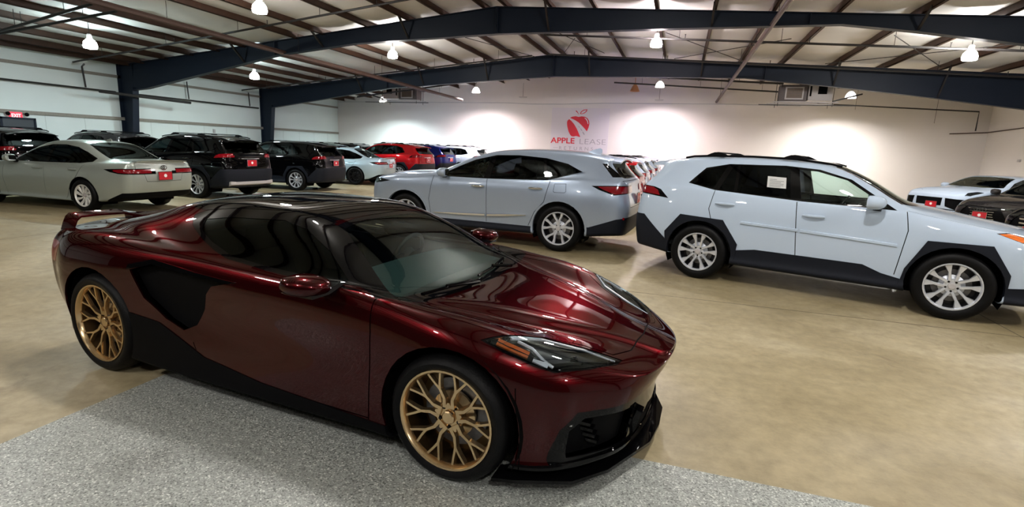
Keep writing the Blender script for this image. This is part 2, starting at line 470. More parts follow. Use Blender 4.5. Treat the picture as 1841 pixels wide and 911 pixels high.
frame(14.92, f1t, f1b, 'nearer navy steel rafter frame spanning the hall, kinked at the ridge')
frame(21.84, f2t, f2b, 'farther navy steel rafter frame spanning the hall near the back wall')
frame(7.0, f1t, f1b, 'navy steel rafter frame above the burgundy sports car')
frame(0.0, f1t, f1b, 'navy steel rafter frame overhead behind the viewer')

# ------------------------------------------------------------------ pipes, rods and cable under the roof
def pipe_run(name, pts, r, label, mat='pipe', cat='pipe', hang=0, heads=0, group=None):
    root = MB().tube(pts, r, 8).build(name, M[mat], None)
    tag(root, label, cat, group)
    a, b = Vector(pts[0]), Vector(pts[-1])
    if hang:
        k = max(2, int((b - a).length / hang))
        for i in range(k):
            p = a.lerp(b, (i + .5) / k)
            MB().tube([p + Vector((0, 0, r * .9)), (p.x, p.y, zr(p.x) + .12)], .007, 5).build('hanger_rod', M['pipe'], root)
    if heads:
        k = max(2, int((b - a).length / heads))
        for i in range(k):
            p = a.lerp(b, (i + .3) / k)
            MB().tube([p + Vector((0, 0, r)), p + Vector((0, 0, r + .10)), p + Vector((0, 0, r + .101)), p + Vector((0, 0, r + .11))], [.012, .012, .025, .025], 6).build('sprinkler_head', M['pipe'], root)
    return root
G = 'dark sprinkler pipes under the roof'
def zp(x, d): return zr(x) - d
pipe_run('sprinkler_pipe', [(-19.4, 13.0, zp(-19.4, .17)), (XRIDGE, 12.55, zp(XRIDGE, .17))], .03, 'dark sprinkler pipe crossing just in front of the nearer frame, left side', hang=2.4, heads=3, group=G)
pipe_run('sprinkler_pipe', [(-4.5, 17.05, zp(-4.5, .27)), (11.9, 17.05, zp(11.9, .27))], .032, 'dark sprinkler pipe just below the nearer frame on the right', hang=2.6, heads=3, group=G)
pipe_run('sprinkler_pipe', [(-5.3, 20.8, zp(-5.3, .24)), (11.9, 21.2, zp(11.9, .24))], .032, 'dark sprinkler pipe along the top of the farther frame on the right', hang=2.6, heads=3, group=G)
pipe_run('sprinkler_pipe', [(-19.5, 20.2, zp(-19.5, .24)), (-5.9, 20.7, zp(-5.9, .24))], .03, 'dark sprinkler pipe along the top of the farther frame on the left', hang=2.6, heads=3, group=G)
pipe_run('sprinkler_pipe', [(-17.0, 9.55, 3.97), (-12.95, 9.2, 4.42)], .035, 'upper of two dark pipes converging at the top left', hang=2, group=G)
pipe_run('sprinkler_pipe', [(-17.1, 9.62, 3.95), (-12.95, 9.75, 4.40)], .035, 'lower of two dark pipes converging at the top left', hang=2, group=G)
pipe_run('sprinkler_pipe', [(-15.0, 22.6, 3.75), (-9.3, 22.9, 4.50), (-3.6, 23.2, 4.90)], .035, 'dark pipe behind the farther frame on the left', hang=2.4, group=G)
pipe_run('sprinkler_pipe', [(-3.4, 26.4, 4.92), (4.4, 26.4, 4.52)], .035, 'dark pipe near the back wall right of the ridge', hang=2.4, group=G)
pipe_run('sprinkler_pipe', [(-3.0, 24.2, 4.95), (3.6, 24.2, 4.62)], .04, 'dark pipe behind the farther frame on the right', hang=2.4, group=G)
pipe_run('sprinkler_pipe', [(5.6, 27.6, 4.18), (11.75, 27.75, 3.96), (11.76, 27.76, 3.17)], .028, 'dark pipe running to the right back corner and turning down', hang=2.2, group=G)
pipe_run('sprinkler_pipe', [(10.9, 27.85, 3.03), (12.22, 27.85, 3.12), (12.24, 24.5, 3.22)], .022, 'thin brown pipe wrapping the right back corner', 'brown_pipe', group=G)
pipe_run('sprinkler_pipe', [(-19.8, -3.0, 3.10), (-19.8, 14.6, 3.06)], .03, 'dark pipe along the left wall before the nearer column', group=G)
pipe_run('sprinkler_pipe', [(-19.8, 15.3, 3.06), (-19.8, 21.5, 3.06)], .03, 'dark pipe along the left wall between the two columns', group=G)
pipe_run('sprinkler_pipe', [(-19.75, 13.55, 3.10), (-19.75, 13.5, 3.78), (-19.2, 13.2, 3.80)], .028, 'dark riser pipe on the left wall before the nearer column', group=G)
pipe_run('sprinkler_pipe', [(-19.75, 17.6, 3.10), (-19.75, 17.55, 3.80)], .025, 'dark riser pipe on the left wall just after the nearer column', group=G)
pipe_run('sprinkler_pipe', [(-19.75, 20.9, 3.10), (-19.75, 20.85, 3.72)], .025, 'dark riser pipe on the left wall beside the farther column', group=G)
pipe_run('sprinkler_pipe', [(-19.2, 13.6, 2.98), (-18.9, 16.9, 2.90)], .05, 'thick dark pipe stub crossing the nearer column', group=G)
pipe_run('vent_pipe', [(1.95, 9.5, 5.05), (1.85, 13.06, 4.93), (1.34, 27.9, 4.24)], .062, 'long brown vent pipe sloping down to the back wall right of the ridge', 'brown_pipe', hang=3)
pipe_run('vent_pipe', [(-12.75, 8.6, 4.46), (-12.72, 14.0, 4.40), (-12.1, 18.0, 4.26), (-10.75, 25.3, 3.92)], .075, 'thick brown vent pipe running back from the upper left', 'brown_pipe', hang=3.4)
GB = 'thin crossing brace rods'
for a, b, lb in [((-7.3, 17.35, 5.22), (-6.0, 21.6, 5.30), 'thin brace rod left of the ridge'), ((-4.24, 17.8, 5.40), (-3.2, 21.3, 5.36), 'thin brace rod just right of the ridge'),
                 ((-3.76, 18.3, 5.32), (-4.8, 21.2, 5.30), 'thin brace rod crossing at the ridge'), ((-.8, 17.1, 5.18), (1.6, 21.1, 5.04), 'thin brace rod left of the long vent pipe'),
                 ((2.6, 17.2, 4.96), (-.6, 21.1, 5.1), 'thin brace rod crossing behind the long vent pipe'),
                 ((4.9, 16.6, 4.88), (7.6, 20.9, 4.74), 'thin brace rod near the right lamp'), ((8.0, 16.9, 4.72), (4.3, 20.9, 4.86), 'thin brace rod crossing near the right lamp')]:
    tag(MB().tube([a, b], .012, 6).build('brace_rod', M['pipe']), lb, 'rod', GB)
cab = [(XL + .05, YB - .03, 3.95), (-17.2, YB - .03, 3.99), (-11, YB - .03, 4.03), (-9.2, YB - .03, 4.045), (-8, YB - .03, 4.0), (-6.2, YB - .03, 4.02), (-4, YB - .03, 4.10), (2.1, YB - .03, 4.14), (5.0, YB - .03, 4.10)]
tag(MB().tube(cab, .010, 5).build('wall_cable', M['ink']), 'thin grey cable strung across the white back wall', 'cable')

# ------------------------------------------------------------------ hall lamps
def lamp_mat(c, k):
    key = (c, round(k, 2))
    if key not in M['lampglow']:
        M['lampglow'][key] = simple('glowing_lamp_lens', (.9, .9, .9), .4, emit=c, estr=LAMP_E * k)
    return M['lampglow'][key]
LAMP_LABELS = {
 0: 'cool hanging lamp at the left above the silver sedan', 4: 'cool hanging lamp behind the nearer frame at the left', 2: 'hanging lamp overhead in the middle bay',
 1: 'hanging lamp at the upper left edge of the view', 5: 'hanging lamp between the two frames left of the ridge', 6: 'hanging lamp between the two frames right of the ridge',
 7: 'bright hanging lamp between the two frames at the right', 3: 'hanging lamp overhead at the right', 8: 'cool lamp washing the left part of the back wall',
 9: 'lamp washing the back wall left of the sign', 10: 'lamp washing the back wall right of the sign', 11: 'lamp washing the back wall beside the right heater',
 12: 'hanging lamp above the floor far left of the burgundy car', 13: 'hanging lamp above the tail of the burgundy car', 14: 'hanging lamp above the nose of the burgundy car', 15: 'hanging lamp above the floor far right of the burgundy car',
 16: 'hanging lamp behind the viewer, far left', 17: 'hanging lamp behind the viewer over the flake floor edge', 18: 'hanging lamp just behind the viewer on the right', 19: 'hanging lamp behind the viewer, far right'}
for i, (x, y, c, k) in enumerate(LAMPS):
    drop = .62
    z = zr(x) - drop
    root = empty('high_bay_lamp', (x, y, z))
    tag(root, LAMP_LABELS[i], 'lamp', 'high bay lamps under the roof')
    if y > 25:                     # deep opaque reflectors over the back wall
        MB().lathe([(.205, -.02), (.195, .06), (.15, .16), (.09, .22), (.06, .24), (.06, .23), (.085, .21), (.14, .15), (.185, .06), (.195, -.02)], 20).build('shade', M['lamp_shade'], root, smooth=60)
        MB().lathe([(.001, .058), (.07, .062), (.125, .075), (.125, .10), (.001, .11)], 16).build('lens', lamp_mat(c, k), root, smooth=60)
    else:                          # clear ribbed bell that glows all over
        MB().lathe([(.150, .0), (.165, .06), (.145, .15), (.09, .22), (.06, .24)], 16).build('shade', lamp_mat(c, k * (.13 if c == COOL else (.26 if y < 12 else .62))), root, smooth=60)
        MB().lathe([(.001, -.022), (.07, -.016), (.150, 0)], 16).build('lens', lamp_mat(c, k), root, smooth=60)
    MB().lathe([(.061, .235), (.062, .25), (.06, .34), (.035, .37), (.001, .37)], 12).build('ballast_housing', M['heater_grey'], root)
    MB().tube([(0, 0, .36), (0, 0, drop + .28)], .01, 6).build('hanger_rod', M['pipe'], root)
ul = empty('unlit_lamp', (-2.49, 27.3, 4.62)); tag(ul, 'amber bell shade of an unlit lamp near the back wall', 'lamp')
MB().lathe([(.03, .34), (.06, .33), (.14, .22), (.21, .06), (.24, 0), (.225, .0), (.13, .20), (.03, .30)], 20).build('shade', M['orange_shade'], ul)
MB().tube([(0, 0, .32), (0, 0, .75)], .02, 6).build('hanger_rod', M['orange_shade'], ul)
for px_, pz_, lb in ((-1.3, 4.22, 'small pendant plate right of the sign against the back wall'), (-8.2, 4.28, 'small pendant plate left of the sign against the back wall')):
    pd = empty('pendant_plate', (px_, 27.4, pz_)); tag(pd, lb, 'pendant', 'small pendant plates')
    MB().box(-.2, .2, -.06, .06, 0, .04).build('plate', M['heater_grey'], pd)
    MB().tube([(0, 0, .04), (0, 0, .72)], .008, 5).build('hanger_rod', M['pipe'], pd)

# ------------------------------------------------------------------ unit heaters
def heater(x, y, z, flip, label):
    root = empty('unit_heater', (x, y, z)); root.scale = (flip, 1, 1)
    tag(root, label, 'heater', 'grey heaters hung under the roof')
    MB().box(.10, .92, -.35, .35, .02, .74).build('burner_case', M['heater_grey'], root, bevel=.01)
    MB().box(.42, .72, -.365, -.35, .26, .58).build('dark_port', M['satin_black'], root)
    MB().box(.14, .20, -.365, -.35, .18, .55).build('access_slot', M['satin_black'], root)
    MB().box(-.86, .06, -.32, .32, .0, .60).build('fan_case', M['heater_dark'], root, bevel=.01)
    MB().box(-.70, -.06, -.335, -.32, .06, .52).build('fan_frame', M['heater_grey'], root)
    gm = M['heater_dark']
    MB().box(-.65, -.11, -.345, -.335, .11, .47).build('fan_screen', simple('brown_fan_screen', (.16, .12, .09), .6, noise=.2), root)
    for k in range(6):
        zz = .14 + k * .06
        MB().box(-.64, -.12, -.36, -.345, zz, zz + .012).build('louver', gm, root, smooth=0)
    for yy in (-.36, .36):
        MB().box(-1.1, 1.15, yy - .02, yy + .02, -.06, -.02).build('support_rail', M['heater_grey'], root, smooth=0)
    MB().box(-1.6, 1.9, -.42, -.39, -.17, -.14).build('conduit', M['pipe'], root, smooth=0)
    MB().box(-1.3, .9, -.30, -.27, -.12, -.09).build('conduit', M['heater_grey'], root, smooth=0)
    for xx in (-.92, .95):
        for yy in (-.36, .36):
            MB().tube([(xx, yy, -.2), (xx, yy, zr(x) - z + .1)], .012, 5).build('hanger_rod', M['pipe'], root)
    MB().bar((.95, -.3, .0), (1.9, -.3, .28), .05, .05).build('gas_pipe', M['pipe'], root)
heater(4.25, 23.5, 3.86, 1, 'grey unit heater with fan screen hung at the right')
heater(-13.55, 24.4, 3.80, -1, 'grey unit heater hung at the left near the back wall')

# ------------------------------------------------------------------ left wall door and exit sign
dr = MB().box(XL, XL + .05, 11.09, 11.93, 0, 1.90).build('door_1', M['door_steel'], smooth=0)
tag(dr, 'dark steel exit door in the left wall', kind='structure')
for ya, yb, za, zb in ((11.03, 11.09, 0, 1.96), (11.93, 11.99, 0, 1.96), (11.03, 11.99, 1.90, 1.96)):
    MB().box(XL, XL + .07, ya, yb, za, zb).build('door_frame', M['frame'], dr, smooth=0)
MB().box(XL + .05, XL + .11, 11.16, 11.80, .98, 1.03).build('push_bar', M['heater_grey'], dr)
def text_mesh(txt, size, mat, name, parent, loc, rot, width=None, ext=.004, bold=0.0, space=1.0):
    cu = bpy.data.curves.new('t', 'FONT'); cu.body = txt; cu.size = size; cu.extrude = ext; cu.offset = bold; cu.space_character = space
    cu.align_x = 'LEFT'
    ob = bpy.data.objects.new('t', cu); COL.objects.link(ob)
    dg = bpy.context.evaluated_depsgraph_get()
    me = bpy.data.meshes.new_from_object(ob.evaluated_get(dg))
    bpy.data.objects.remove(ob); bpy.data.curves.remove(cu)
    me.materials.clear(); me.materials.append(M[mat])
    xs = [v.co.x for v in me.vertices]
    if width:
        k = width / (max(xs) - min(xs)); x0 = min(xs)
        for v in me.vertices: v.co.x = (v.co.x - x0) * k
    o = bpy.data.objects.new(name, me); o.location = loc; o.rotation_euler = rot
    return link(o, parent)
ex = empty('exit_sign', (XL + .01, 11.47, 1.93)); tag(ex, 'lit red exit sign with twin lamps above the left door', 'sign')
ex.location.z = 2.0
MB().box(0, .05, -.17, .17, -.09, .12).build('housing', M['exit_red'], ex, bevel=.01)
text_mesh('EXIT', .16, 'exit_white', 'lettering', ex, (.052, -.125, -.045), (math.pi / 2, 0, math.pi / 2), width=.25, ext=.003, bold=.004)
for s in (-1, 1):
    MB().lathe([(.001, 0), (.055, .01), (.06, .05), (.03, .09), (.001, .1)], 12, Matrix.Translation((.08, s * .25, .06)) @ Matrix.Rotation(R_(90), 4, 'Y')).build('emergency_lamp', M['satin_black'], ex)
    MB().bar((.02, s * .16, .08), (.06, s * .24, .07), .02, .02).build('lamp_arm', M['satin_black'], ex)
for y, z, lb in ((18.9, 1.86, 'small grey box on the left wall between the columns'), (22.3, 1.8, 'small grey box on the left wall near the farther column')):
    b = MB().box(XL, XL + .05, y - .05, y + .05, z - .08, z + .08).build('switch_box', M['heater_grey'], bevel=.006); tag(b, lb, 'switch box', 'small boxes on the left wall')
b = MB().box(XR - .06, XR, 25.2, 25.36, 1.92, 2.02).build('alarm_box', M['heater_grey'], bevel=.008); tag(b, 'small grey alarm box on the right wall above the white crossover', 'alarm')

# ------------------------------------------------------------------ the sign on the back wall
sg = empty('wall_sign', (0, YB - .012, 0)); tag(sg, 'red apple logo sign with road and lettering on the white back wall', 'sign')
MB().box(-6.73, -3.70, -.006, .012, 1.58, 3.84).build('sign_panel', M['logo_panel'], sg, smooth=0)
def SP(px, py):
    """a point of the logo drawing (units: 1/1000) to the wall"""
    return (-6.73 + (px - 275) * .003503, 3.84 - (py - 110) * .003503 * .962)
def flat(poly, name, mat, d=.010):
    pts = [SP(*p) for p in poly]
    tris = geometry.tessellate_polygon([[Vector((p[0], p[1], 0)) for p in pts]])
    b = MB(); n = len(pts)
    b.add([(p[0], -.006 - d, p[1]) for p in pts] + [(p[0], -.006, p[1]) for p in pts], [tuple(t) for t in tris] + [(k, (k + 1) % n, n + (k + 1) % n, n + k) for k in range(n)])
    return b.build(name, M[mat], sg, smooth=0)
flat([(545, 278), (580, 305), (625, 355), (668, 420), (700, 485), (728, 545), (700, 540), (665, 530), (640, 536), (620, 540), (592, 535), (570, 510), (548, 470), (530, 420), (517, 365), (514, 325), (522, 298)], 'apple_lower_half', 'logo_red')
flat([(556, 258), (590, 240), (640, 232), (684, 242), (730, 232), (780, 238), (820, 262), (845, 300), (852, 345), (842, 400), (822, 456), (790, 420), (745, 375), (690, 325), (625, 288)], 'apple_upper_half', 'logo_red')
flat([(632, 148), (650, 150), (668, 172), (682, 196), (686, 220), (678, 200), (660, 178), (640, 162)], 'apple_stem', 'logo_red')
flat([(700, 196), (716, 160), (752, 134), (808, 126), (800, 160), (770, 186), (732, 198)], 'leaf', 'logo_red')
flat([(716, 188), (728, 166), (756, 146), (794, 136), (786, 158), (764, 176), (734, 190)], 'leaf_inside', 'logo_panel', .012)
flat([(775, 250), (805, 268), (828, 302), (836, 345), (828, 345), (816, 308), (796, 278), (772, 258)], 'apple_glint', 'logo_panel', .012)
for q in ([(682, 374), (694, 380), (714, 402), (704, 402)], [(718, 414), (730, 418), (754, 448), (742, 448)], [(752, 462), (768, 466), (794, 506), (778, 506)]):
    flat(q, 'road_dash', 'logo_grey')
x0, z0 = SP(277, 640)
text_mesh('APPLE', .40, 'logo_red', 'lettering', sg, (x0, -.008, 2.035), (math.pi / 2, 0, 0), width=1.29, bold=.008)
text_mesh('LEASE', .40, 'logo_grey', 'lettering', sg, (-5.16, -.008, 2.02), (math.pi / 2, 0, 0), width=1.36, bold=-.006)
text_mesh('RETURNS', .25, 'logo_grey', 'lettering', sg, (-6.24, -.008, 1.70), (math.pi / 2, 0, 0), width=1.80, bold=-.002, space=1.7)
for a in (-6.58, -4.30): MB().box(a, a + .27, -.010, -.006, 1.785, 1.80).build('rule', M['logo_grey'], sg, smooth=0)

# ------------------------------------------------------------------ car bodies
def pchip(xs, ys, x):
    xs = np.asarray(xs, float); ys = np.asarray(ys, float); n = len(xs)
    if n == 1: return np.full_like(np.asarray(x, float), ys[0])
    h = np.diff(xs); d = np.diff(ys) / h; s = np.zeros(n)
    for k in range(1, n - 1):
        if d[k - 1] * d[k] > 0:
            w1, w2 = 2 * h[k] + h[k - 1], h[k] + 2 * h[k - 1]
            s[k] = (w1 + w2) / (w1 / d[k - 1] + w2 / d[k])
    s[0], s[-1] = d[0], d[-1]
    x = np.clip(x, xs[0], xs[-1]); i = np.clip(np.searchsorted(xs, x) - 1, 0, n - 2)
    t = (x - xs[i]) / h[i]
    return ((1 + 2 * t) * (1 - t) ** 2) * ys[i] + t * (1 - t) ** 2 * h[i] * s[i] + t * t * (3 - 2 * t) * ys[i + 1] + t * t * (t - 1) * h[i] * s[i + 1]

def parse(s):
    """'x:v x:v ...' -> interpolation table"""
    p = sorted((float(a), float(b)) for a, b in (q.split(':') for q in s.split()))
    return [a for a, b in p], [b for a, b in p]

def body_mesh(T):
    """subdivided shell grown from feature lines that run from nose to tail; both halves"""
    st = np.array(T['st'], float); J = len(T['lines'])
    X = np.zeros((len(st), J)); Y = X.copy(); Z = X.copy()
    F0, R0 = st[0], st[-1]
    for j, (ys, zs) in enumerate(T['lines']):
        Y[:, j] = pchip(*parse(ys), st); Z[:, j] = pchip(*parse(zs), st)
        df, dr = T['xf'][j] - F0, T['xr'][j] - R0
        sf, sr = T.get('sf', .9), T.get('sr', 1.2)
        wf = np.clip((st - (F0 - sf)) / sf, 0, 1) ** 2; wr = np.clip(((R0 + sr) - st) / sr, 0, 1) ** 2
        X[:, j] = st + df * wf + dr * wr
    V = []; L = np.zeros((len(st), J), int); Rr = L.copy()
    for i in range(len(st)):
        for j in range(J):
            if j in (0, J - 1):
                L[i, j] = Rr[i, j] = len(V); V.append((X[i, j], 0, Z[i, j]))
            else:
                L[i, j] = len(V); V.append((X[i, j], Y[i, j], Z[i, j]))
                Rr[i, j] = len(V); V.append((X[i, j], -Y[i, j], Z[i, j]))
    Fs = []
    for i in range(len(st) - 1):
        for j in range(J - 1):
            Fs.append((L[i, j], L[i + 1, j], L[i + 1, j + 1], L[i, j + 1]))
            Fs.append((Rr[i, j], Rr[i, j + 1], Rr[i + 1, j + 1], Rr[i + 1, j]))
    for i, s, bul in ((0, 1, T['bulf']), (len(st) - 1, -1, T['bulr'])):
        C = [L[i, 0]]; Hl = [L[i, 0]]; Hr = [L[i, 0]]
        for j in range(1, J - 1):
            b = bul[j] if isinstance(bul, (list, tuple)) else bul
            C.append(len(V)); V.append((X[i, j] + s * b, 0, Z[i, j]))
            Hl.append(len(V)); V.append((X[i, j] + s * b * .78, Y[i, j] * .52, Z[i, j]))
            Hr.append(len(V)); V.append((X[i, j] + s * b * .78, -Y[i, j] * .52, Z[i, j]))
        C.append(L[i, J - 1]); Hl.append(L[i, J - 1]); Hr.append(L[i, J - 1])
        for j in range(J - 1):
            for a, b_ in ((L[i], Hl), (Hl, C), (C, Hr), (Hr, Rr[i])):
                q = (a[j], a[j + 1], b_[j + 1], b_[j]) if s > 0 else (a[j], b_[j], b_[j + 1], a[j + 1])
                q2 = []
                for k in q:
                    if k not in q2: q2.append(k)
                if len(q2) >= 3: Fs.append(tuple(int(k) for k in q2))
    tgt = np.array(V, float)
    def sub(P, lv):
        me = bpy.data.meshes.new('c'); me.from_pydata([tuple(p) for p in P], [], [tuple(int(k) for k in f) for f in Fs])
        bm = bmesh.new(); bm.from_mesh(me); bm.verts.ensure_lookup_table()
        cl = bm.edges.layers.float.new('crease_edge')
        for j, c, xa, xb in T.get('crease', []):
            for i in range(len(st) - 1):
                if xb <= st[i + 1] and st[i] <= xa:
                    for S in (L, Rr):
                        e = bm.edges.get((bm.verts[S[i, j]], bm.verts[S[i + 1, j]]))
                        if e: e[cl] = c
        for i, c, ja, jb in T.get('rcrease', []):
            for j in range(ja, jb):
                for S in (L, Rr):
                    e = bm.edges.get((bm.verts[S[i, j]], bm.verts[S[i, j + 1]]))
                    if e: e[cl] = c
        bm.to_mesh(me); bm.free()
        ob = bpy.data.objects.new('c', me); COL.objects.link(ob)
        md = ob.modifiers.new('s', 'SUBSURF'); md.levels = lv; md.render_levels = lv
        dg = bpy.context.evaluated_depsgraph_get()
        r = bpy.data.meshes.new_from_object(ob.evaluated_get(dg))
        bpy.data.objects.remove(ob); bpy.data.meshes.remove(me)
        return r
    P = tgt.copy()
    for _ in range(2):
        r = sub(P, 1)
        co = np.zeros(len(r.vertices) * 3); r.vertices.foreach_get('co', co)
        P += .85 * (tgt - co.reshape(-1, 3)[:len(P)]); bpy.data.meshes.remove(r)
    return sub(P, T.get('lv', 2))

AX = {'side': (Vector((1, 0, 0)), Vector((0, 0, 1))), 'top': (Vector((1, 0, 0)), Vector((0, 1, 0))), 'front': (Vector((0, 1, 0)), Vector((0, 0, 1))),
      'ob': (Vector((1, 0, 0)), Vector((0, -.7071, .7071)))}

class Shell:
    """left half of a body, cut up into named regions"""
    def __init__(s, T):
        me = body_mesh(T)
        bm = s.bm = bmesh.new(); bm.from_mesh(me); bpy.data.meshes.remove(me)
        bmesh.ops.recalc_face_normals(bm, faces=bm.faces)
        bm.normal_update()
        if sum(f.normal.z * f.calc_area() * (f.calc_center_median().z - .6) for f in bm.faces) < 0:
            bmesh.ops.reverse_faces(bm, faces=bm.faces)
        bmesh.ops.bisect_plane(bm, geom=bm.verts[:] + bm.edges[:] + bm.faces[:], dist=1e-5, plane_co=(0, 0, 0), plane_no=(0, 1, 0), clear_inner=True)
        s.lay = bm.faces.layers.int.new('region')
        s.names = ['body']; bm.normal_update()
    def rid(s, n):
        if n not in s.names: s.names.append(n)
        return s.names.index(n)
    def cut(s, proj, poly, name, only=None, zmin=-9, zmax=9, xmin=-9, xmax=9, ymin=-9, nmin=.12):
        lay = s.lay; A, B = AX[proj if proj not in ('rear',) else 'front']
        poly = [Vector(p) for p in poly]
        area = sum(poly[i].x * poly[(i + 1) % len(poly)].y - poly[(i + 1) % len(poly)].x * poly[i].y for i in range(len(poly)))
        if area < 0: poly.reverse()
        n = len(poly)
        conv = all((poly[(i + 1) % n] - poly[i]).cross(poly[(i + 2) % n] - poly[(i + 1) % n]) >= -1e-7 for i in range(n))
        if conv: pieces = [poly]
        else:
            pieces = []
            for t in geometry.tessellate_polygon([[p.to_3d() for p in poly]]):
                q = [poly[k] for k in t]
                if (q[1] - q[0]).cross(q[2] - q[0]) < 0: q.reverse()
                pieces.append(q)
        okid = None if only is None else {s.rid(o) for o in only}
        nd = {'side': Vector((0, 1, 0)), 'top': Vector((0, 0, 1)), 'front': Vector((1, 0, 0)), 'rear': Vector((-1, 0, 0)), 'ob': Vector((0, .7071, .7071))}[proj]
        tid = s.rid(name)
        for q in pieces:
            lo = Vector((min(p.x for p in q), min(p.y for p in q))); hi = Vector((max(p.x for p in q), max(p.y for p in q)))
            cand = []
            for f in s.bm.faces:
                if f[lay] < 0 or (okid is not None and f[lay] not in okid): continue
                if f.normal.dot(nd) < nmin: continue
                c = f.calc_center_median()
                if not (zmin < c.z < zmax and xmin < c.x < xmax and c.y > ymin): continue
                a = [v.co.dot(A) for v in f.verts]; b = [v.co.dot(B) for v in f.verts]
                if max(a) < lo.x or min(a) > hi.x or max(b) < lo.y or min(b) > hi.y: continue
                cand.append(f)
            for k in range(len(q)):
                if not cand: break
                p0, p1 = q[k], q[(k + 1) % len(q)]
                d = p1 - p0
                if d.length < 1e-6: continue
                nn = Vector((-d.y, d.x)).normalized()
                no = A * nn.x + B * nn.y; co = A * p0.x + B * p0.y
                g = set(cand)
                for f in cand: g.update(f.edges); g.update(f.verts)
                r = bmesh.ops.bisect_plane(s.bm, geom=list(g), dist=1e-5, plane_co=co, plane_no=no)
                cand = [f for f in r['geom'] if isinstance(f, bmesh.types.BMFace) and (f.calc_center_median() - co).dot(no) > 0]
            for f in cand: f[lay] = tid
    def seam(s, proj, pts, w=.007, **kw):
        for a, b in zip(pts[:-1], pts[1:]):
            a, b = Vector(a), Vector(b); d = (b - a).normalized(); n = Vector((-d.y, d.x)) * w / 2; e = d * w * .4
            s.cut(proj, [a - e - n, b + e - n, b + e + n, a - e + n], 'panel_gap', **kw)
    def outline(s, proj, pts, w=.007, **kw):
        s.seam(proj, list(pts) + [pts[0]], w, **kw)
    def arch(s, x, z, r):
        s.cut('side', [(x + r * math.cos(a), z + r * math.sin(a)) for a in np.linspace(0, 2 * math.pi, 33)[:-1]], 'hole', nmin=-2, ymin=.42)
    def part(s, name, mat, side, off=0, rim=.012, smooth=True):
        """mesh of one region; side: 'L','R' or 'C' (both halves welded)"""
        tid = s.names.index(name) if name in s.names else -99
        vmap = {}; vs = []; nr = []; fs = []
        for f in s.bm.faces:
            if f[s.lay] != tid: continue
            idx = []
            for v in f.verts:
                if v not in vmap:
                    vmap[v] = len(vs); vs.append(v.co.copy()); n_ = v.normal.copy()
                    if abs(v.co.y) < 1e-4: n_.y = 0; n_.normalize()
                    nr.append(n_)
                idx.append(vmap[v])
            fs.append(idx)
        if not fs: return None
        bm = bmesh.new()
        def put(sg):
            bv = [bm.verts.new(Vector(((v + n_ * off).x, (v + n_ * off).y * sg, (v + n_ * off).z))) for v, n_ in zip(vs, nr)]
            bn = [Vector((n_.x, n_.y * sg, n_.z)) for n_ in nr]
            for f in fs:
                try: bm.faces.new([bv[k] for k in (f if sg > 0 else reversed(f))])
                except ValueError: pass
            return dict(zip(bv, bn))
        nm = {}
        if side in 'LC': nm.update(put(1))
        if side in 'RC': nm.update(put(-1))
        if side == 'C':
            zero = [v for v in bm.verts if abs(v.co.y) < 2e-4]
            bmesh.ops.remove_doubles(bm, verts=zero, dist=3e-4)
        for f in bm.faces: f.smooth = True
        if rim:
            be = [e for e in bm.edges if len(e.link_faces) == 1]
            if side != 'C': be = [e for e in be]
            r = bmesh.ops.extrude_edge_only(bm, edges=be)
            nv = [g for g in r['geom'] if isinstance(g, bmesh.types.BMVert)]
            src = {}
            for v in nv:
                for e in v.link_edges:
                    o = e.other_vert(v)
                    if o in nm and (o.co - v.co).length < 1e-9: src[v] = o
            for v in nv:
                n_ = nm.get(src.get(v), Vector((0, 1, 0)))
                v.co = v.co - n_ * rim
            for e in be:
                if e.is_valid: e.smooth = False
        me = bpy.data.meshes.new(name); bm.to_mesh(me); bm.free()
        me.materials.append(mat)
        return me

